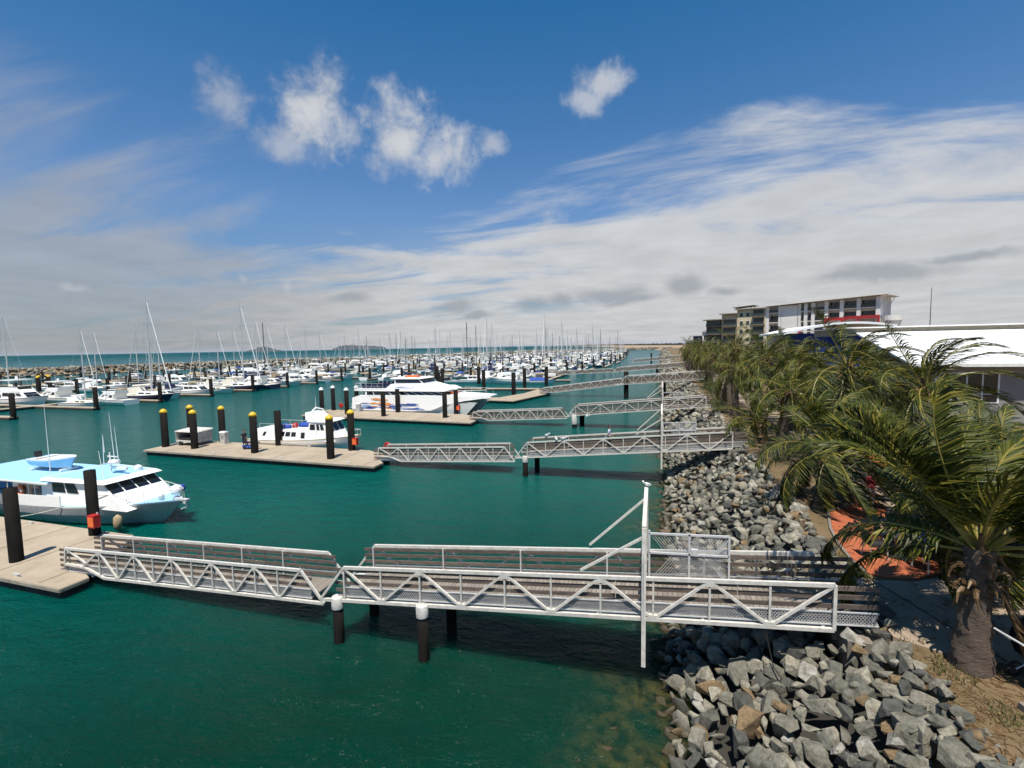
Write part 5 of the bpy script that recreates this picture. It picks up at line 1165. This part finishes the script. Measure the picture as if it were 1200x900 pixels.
for (x0,x1) in ((.22,4.18),(11.02,12.68),(13.12,14.98),(15.42,19.08),(19.52,23.58),(24.02,28.38),(28.82,Lh-.55)):
    sls=MB(); rl_=MB()
    for k in range(1,6):
        z=k*3.15+.6
        if z>zt(x0)-1.5: continue
        sls.box(x0,x1,.1,1.8,z-.12,z+.12); MB().box(x0+.02,x1-.02,.12,.18,z+1.0,z+1.06).box(x0+.02,x1-.02,.14,.16,z+.12,z+1.0,1).build('balcony_railing',['dark','glass'],t)
    sls.build('balcony_slab','wall_white',t)
    for k in range(0,6):
        z=k*3.15+.75
        if z+2.3>zt(x0)-.4: continue
        f=MB().box(x0+.3,x1-.3,1.74,1.797,z,z+2.1).build('window','wall_brown',wl); MB().box(x0+.4,(x0+x1)/2-.05,1.70,1.74,z+.08,z+2.02).build('pane','glass',f); MB().box((x0+x1)/2+.05,x1-.4,1.70,1.74,z+.08,z+2.02).build('pane','glass',f)
rd=MB(); 
for (x0,x1,z) in ((19.3,25.5,13.0),(25.2,Lh+.3,13.2),(25.2,Lh+.3,9.9),(19.3,25.5,9.6)): rd.box(x0,x1,-.35,-.05,z,z+.9)
for x in (19.3,24.1,28.7,Lh+.0): rd.box(x-.35,x+.35,-.33,-.06,4,13.9)
rd.box(10.9,11.6,-.32,-.05,0,10.5)
rd.build('red_frame','redpanel',t)
c=MB(); c.hexa([(-.8,-1.2,Hh-1.0),(Lh+2.2,-1.2,Hh+.15),(Lh+2.2,14.5,Hh+.15),(-.8,14.5,Hh-1.0),(-.8,-1.2,Hh-.65),(Lh+2.2,-1.2,Hh+.5),(Lh+2.2,14.5,Hh+.5),(-.8,14.5,Hh-.65)]); c.build('roof','wall_white',t)
c=MB(); [c.bar((Lh+.1,y,Hh-3.2),(Lh+2.,y,Hh+.1),.2) for y in (0,5,10)]; c.build('roof_strut','wf',t); c=MB(); c.rings([(1.9,0),(2.6,2.2),(2.6,3.6)],(Lh+3,2,10.2),18); c.build('corner_pod','wall_white',t)
c=MB(); c.box(19.7,25.2,-2.5,0,8.2,10.6); c.build('glass_lounge','glass',t); c=MB(); c.box(19.4,25.5,-2.8,.0,10.62,11); c.build('lounge_roof','wall_white',t)
# cream apartment block
A=V((20.5,214,3)); Bv=V((34.0,193,3)); d=Bv-A; La=(Bv-A).length; ang=math.atan2(d.y,d.x)
A2=V((22.8,200,3)); 
t=thing('apartment_block','cream and brown apartment block stepping down to the left, far behind palms','building',(18.9,202,3),-.42); t.scale=(1.25,1,1)
c=MB(); c.box(7.2,15.0,0,14,0,19.0); w1=c.build('wall','wall_cream',t); c=MB(); c.box(2.6,7.2,.6,14,0,17.6); w2=c.build('wall','wall_cream',t); c=MB(); c.box(-2.2,2.6,1.2,14,0,15.6); w3=c.build('wall','wall_brown',t)
wins(w1,[(7.2,0,0),(11.3,0,0),(11.3,0,19),(7.2,0,19)],2,6,(.08,.95),(.02,.98),.5,'teal')
for (x0,x1,y,n_) in ((11.4,14.8,0,6),(2.8,7.0,.6,5),(-2.0,2.4,1.2,5)):
    sl2=MB()
    for k in range(n_): 
        z=1+k*3.05; sl2.box(x0,x1,y-1.3,y,z,z+.2); MB().box(x0,x1,y-1.3,y-1.24,z+.2,z+1.1).build('balcony_railing','teal',t); 
        f=MB().box(x0+.3,x1-.3,y-.06,y-.003,z+.3,z+2.5).build('window','dark',(w1,w2,w3)[0 if x0>11 else (1 if x0>2 else 2)]); MB().box(x0+.4,x1-.4,y-.09,y-.06,z+.4,z+2.4).build('pane','teal' if x0>11 else 'glass',f)
    sl2.build('balcony_slab','wall_tan',t)
for x0,x1,z in ((6.6,15.8,19.1),(2.2,7.6,17.7),(-2.8,3.2,15.7)): c=MB(); c.box(x0,x1,-1.0,14.5,z,z+.35); c.build('roof','wall_tan',t)
c=MB(); c.hexa([(6,-1,19.9),(12,-1.2,20.4),(12,6,20.4),(6,6,19.9),(6,-1,20.05),(12,-1.2,20.55),(12,6,20.55),(6,6,20.05)]); [c.bar((x,y,19.4),(x,y,20.2),.2) for x in (7,11) for y in (0,5)]; c.build('roof_canopy','fascia',t)
t=thing('small_white_house','small white and grey block at the far left end of the buildings','building',(17.0,225,3),-.3); c=MB(); c.box(0,4.6,0,10,0,11.5); w=c.build('wall','wall_white',t); c=MB(); c.hexa([(-.5,-.5,11.5),(5.1,-.5,11.5),(5.1,10.5,11.5),(-.5,10.5,11.5),(-.3,-.3,11.9),(2.5,-.3,12.8),(2.5,10.3,12.8),(-.3,10.3,11.9)]); c.build('roof','wall_grey',t); wins(w,[(0,0,0),(4.6,0,0),(4.6,0,11.5),(0,0,11.5)],2,3,(.05,.95),(.1,.95),.4)
t=thing('blue_grey_block','narrow blue grey block beside the small white house','building',(13.5,229,3),-.3); c=MB(); c.box(0,3.4,0,9,0,10); w=c.build('wall','navy',t); MB().box(-.3,3.7,-.3,9.3,10,10.3).build('roof','wall_grey',t); wins(w,[(0,0,0),(3.4,0,0),(3.4,0,10),(0,0,10)],2,3,(.05,.95),(.1,.95),.4)

# ================================================================== PALMS
WIND=V((.93,.30,-.02))
def frond(mb,base,az,el,L,rg,nl=46,dead=False,droop=1.,wk=1.):
    seg=13; d=V((cos(az)*cos(el),sin(az)*cos(el),sin(el))); p=V(base); pts=[p.copy()]; dirs=[d.copy()]
    for s in range(seg):
        f=s/seg; d=(d+V((0,0,-1))*(.055+.16*f)*droop+WIND*(.03+.13*f)*wk*(1.1-abs(d.dot(WIND))*.6)).normalized(); p=p+d*L/seg; pts.append(p.copy()); dirs.append(d.copy())
    mb.path(pts,.038,5,1 if not dead else 0,.008)
    tw=rg.uniform(-.5,.5)
    for k in range(nl):
        f=.14+.86*(k+.5)/nl; x=f*seg; i=min(int(x),seg-1); u=x-i; q=pts[i]*(1-u)+pts[i+1]*u; dd=dirs[i]*(1-u)+dirs[i+1]*u; dd.normalize()
        sd=dd.cross(V((0,0,1))); sd=V((1,0,0)) if sd.length<.1 else sd.normalized(); nn=sd.cross(dd).normalized()
        sd2=sd*cos(tw)+nn*sin(tw); nn2=nn*cos(tw)-sd*sin(tw)
        ll=(.42+.62*sin(pi*min(1,(f-.06)*1.02)**.85))*rg.uniform(.82,1.12)*L/4.0
        for s in (1,-1):
            v=(sd2*s*(.9-.45*f)+dd*(.55+.5*f)+nn2*.22+V((0,0,-.15*droop))+WIND*.62*wk+V((rg.gauss(0,.07),rg.gauss(0,.07),rg.gauss(0,.07)))).normalized()
            wv=v.cross(nn2+V((rg.gauss(0,.5),rg.gauss(0,.5),0))*.6); wv=(wv.normalized() if wv.length>.05 else sd2)*.023*(L/4)**.5*rg.uniform(.8,1.25)
            m1=q+v*ll*.5; v2=(v+V((0,0,-.42))+WIND*.42*wk).normalized(); e=m1+v2*ll*.5
            mb.add([q-wv*.5,q+wv*.5,m1+wv,m1-wv,e],[(0,1,2,3),(3,2,4)],0)
def palm_meshes(seed,H,L,nf,nl,lean,spread=1.,tr=.2,base=.33,minel=-35,clear=None,ndead=3):
    rg=random.Random(seed); tr_=MB(); N=26; top=V((lean[0],lean[1],H)); vs=[]; K=12
    for i in range(N+1):
        f=i/N; c=V((lean[0]*f*f,lean[1]*f*f,H*f)); r_=(base*(1-f)**2.5+tr)*(1+(.07 if i%2 else -.03))+ (0.02*max(0,(f-.82)/.18) if H<4 else .03*max(0,(f-.85)/.15))
        for k in range(K): a=2*pi*k/K; q=r_*(1+.08*sin(3*a+i)); vs.append((c.x+cos(a)*q,c.y+sin(a)*q,c.z-.05))
    tr_.add(vs,[(i*K+k,i*K+(k+1)%K,(i+1)*K+(k+1)%K,(i+1)*K+k) for i in range(N) for k in range(K)])
    # old leaf bases under the crown
    lb=MB()
    for k in range(26):
        a=k*2.4; z0=H*(.62 if H<4 else .9)+rg.random()*H*(.36 if H<4 else .1); c=V((top.x*(z0/H)**2,top.y*(z0/H)**2,z0)); d=V((cos(a),sin(a),rg.uniform(-.1,.7))); p=c+V((cos(a),sin(a),0))*tr*.9
        e1=rg.uniform(.1,.2); e2=rg.uniform(.05,.35); lb.path([p,p+d*e1,p+d*(e1+.1)+V((0,0,-.04-e2*.3)),p+d*(e1+.13)+V((rg.uniform(-.06,.06),rg.uniform(-.06,.06),-.1-e2))],.075,5,0,.012)
    for k in range(12):     # upright sheath stubs closing the top of the trunk
        a=k*2.1; lb.path([top+V((cos(a)*tr*.5,sin(a)*tr*.5,-.3)),top+V((cos(a)*tr*.7,sin(a)*tr*.7,.05)),top+V((cos(a)*tr*1.2,sin(a)*tr*1.2,.32))],.09,5,0,.03)
    cr=MB(); ga=2.39996
    for k in range(nf):
        f=k/(nf-1); el=R(82-(82-minel)*f**.9)+rg.uniform(-.12,.12); az=k*ga+rg.uniform(-.25,.25)
        if clear is not None and abs((az-clear[0]+pi)%(2*pi)-pi)<clear[1] and el<clear[2]: el=clear[2]; az=clear[0]+clear[1]*(1 if (k%2) else -1)
        frond(cr,top+V((cos(az)*.08,sin(az)*.08,.05-.25*f)),az,el,L*rg.uniform(.82,1.08)*(.75+.25*min(1,f*3)),rg,nl,droop=.8+.5*f,wk=rg.uniform(.7,1.2))
    dr=MB()
    for k in range(ndead):
        az=rg.uniform(0,6.28); frond(dr,top+V((0,0,-.35)),az,R(-45),L*.6,rg,int(nl*.5),True,1.6,.4)
    return tr_.mesh('trunk','trunk',True),lb.mesh('leaf_bases','leafdry'),cr.mesh('crown',['leaf','rachis']),dr.mesh('dead_fronds','leafdry')
PV={'near':palm_meshes(1,2.65,4.25,34,92,(.1,.1),base=.14,tr=.24,minel=-2,clear=(-pi*.62,1.25,1.0),ndead=1),'short':palm_meshes(2,2.6,3.9,32,60,(.3,.1),tr=.17),'mid':palm_meshes(3,4.6,3.9,24,46,(.6,.2),tr=.15),
    'tall':palm_meshes(4,5.6,3.8,24,40,(.9,.3),tr=.15),'bushy':palm_meshes(5,1.6,3.6,22,44,(.2,.1),tr=.16,minel=-5),'far':palm_meshes(6,5.2,3.9,22,26,(.7,.2),tr=.15),'farb':palm_meshes(16,4.4,3.5,18,28,(.9,-.2),tr=.14),'farc':palm_meshes(26,5.9,3.7,19,26,(.5,.5),tr=.14),'midb':palm_meshes(36,5.0,3.5,19,46,(.8,.0),tr=.15)}
def palm(kind,x,y,label,rz=0.,s=1.,z=3.0,group='coconut palms along the rock bank'):
    t=thing('palm_tree',label,'palm',(x,y,z),rz,group); t.scale=(s,s,s)
    for me in PV[kind]: o=bpy.data.objects.new(me.name.split('.')[0],me); COL.objects.link(o); o.parent=t
    return t
palm('near',6.35,12.15,'stout near palm with thick ringed trunk and wide dark crown at right')
for i,(k,x,y,rz,s,l) in enumerate([
 ('short',9.35,16.9,.3,.95,'palm filling the right edge behind the stout near palm'),
 ('bushy',12.6,22.5,.1,.85,'palm in front of the white roofed building windows'),
 ('short',6.7,23.2,-.35,.92,'low palm with drooping yellow fronds above the rocks, mid right'),
 ('short',9.6,19.3,.15,.9,'palm behind the cafe table with upright fronds'),
 ('tall',8.0,27.5,0,1.02,'tallest palm, its crown rising above the curved white roof'),
 ('mid',6.9,31.5,.25,.9,'palm with a brown dead frond just right of the rock bank'),
 ('bushy',12.4,30,-.2,.9,'palm left of the white roofed building corner'),
 ('bushy',6.2,36.5,.1,1.0,'trunkless young palm at the top of the rocks beside the second gangway'),
 ('tall',8.3,38,.3,.95,'palm below the left end of the hotel'),
 ('mid',13,38,.1,1.0,'palm below the blue wall of the curved roof hall'),
 ('tall',7.6,45,-.3,1.0,'palm with tall fronds in front of the cream apartments'),
 ('mid',6.8,50,.2,.95,'leaning palm beyond the second gangway end')]):
    palm(k,x,y,l,rz,s)
rg=random.Random(8); fp=[]
for y in range(54,150,5):
    fp.append((7.2+rg.uniform(-.7,1.1),y+rg.uniform(-1.5,1.5)))
    if y%2==0: fp.append((12.5+rg.uniform(-1,1.2),y+rg.uniform(-1.5,1.5)))
for y in (160,172,186,200): fp.append((8.5,y))
for j in range(4): fp.append((16.0+rg.uniform(-1,1),46+j*6))
fp += [(10.4,25.5),(10.2,34),(9.9,42)]
fp.sort(key=lambda p:proj((p[0],p[1],8))[0])
for i,(x,y) in enumerate(fp): palm(('far','farb','farc')[i%3] if y>52 else (('mid','midb')[i%2] if x<12 else 'short'),x,y,f'windblown palm in the distant row, {ordi(i)} crown from the left',rg.uniform(-.5,.5),rg.uniform(.85,1.08),group='distant palms behind the rock bank')
# shrubs on the crest
def shrub(x,y,r,h,label,n=900,seed=0):
    rg=random.Random(seed); t=thing('shrub',label,'shrub',(x,y,2.9)); b=MB()
    cl=[(rg.uniform(-.6,.6)*r,rg.uniform(-.6,.6)*r,rg.uniform(.3,.8)*h,rg.uniform(.35,.6)*r) for _ in range(9)]
    for k in range(n):
        cx_,cy_,cz_,cr_=rg.choice(cl); d=V((rg.gauss(0,1),rg.gauss(0,1),rg.gauss(0,1))).normalized(); p=V((cx_,cy_,cz_))+d*cr_*rg.uniform(.6,1.05)
        if p.z<.05: continue
        a=V((rg.gauss(0,1),rg.gauss(0,1),rg.gauss(0,.6))).normalized()*rg.uniform(.06,.12); w=a.cross(d+V((.1,.2,.3))).normalized()*.035
        b.add([p,p+a*.5+w,p+a,p+a*.5-w],[(0,1,2,3)])
    b.build('foliage','bush',t); st=MB(); [st.tube((0,0,0),c[:3],.03,.012,n=5) for c in cl]; st.build('stems','trunk',t)
for i,(x,y,r,h,l) in enumerate([(6.3,62,2.2,2.3,'rounded green shrub at the landward end of the third gangway'),(6.0,52,1.6,1.5,'low green shrub on the crest between second and third gangways'),(6.8,72,2,2.2,'green shrub farther along the crest'),(5.9,40.5,1.1,1.0,'small pale green shrub near the second gangway end'),(7.2,84,2.3,2.4,'shrub under the distant palm row'),(7.6,99,2.6,2.6,'shrub at the far end of the crest'),(9.5,33,1.8,1.6,'shrub in shade behind the mid palms'),(10.8,44,2.2,2.,'shrub behind the palm with a dead frond')]): shrub(x,y,r,h,l,1500,i)

# ------------------------------------------------------------------ sea air
hz=MB().box(-90100,60100,-300,110100,-4,130).build('haze',[],None); hm=bpy.data.materials.new('haze_air'); hm.use_nodes=True; hm.node_tree.nodes.clear()
ho=hm.node_tree.nodes.new('ShaderNodeOutputMaterial'); hv=hm.node_tree.nodes.new('ShaderNodeVolumePrincipled'); hv.inputs['Color'].default_value=(.80,.88,1,1); hv.inputs['Density'].default_value=1.0e-5; hv.inputs['Anisotropy'].default_value=.2
hm.node_tree.links.new(hv.outputs[0],ho.inputs['Volume']); hz.data.materials.append(hm); tag(hz,'thin pale sea haze over the harbour and islands','haze',kind='stuff')
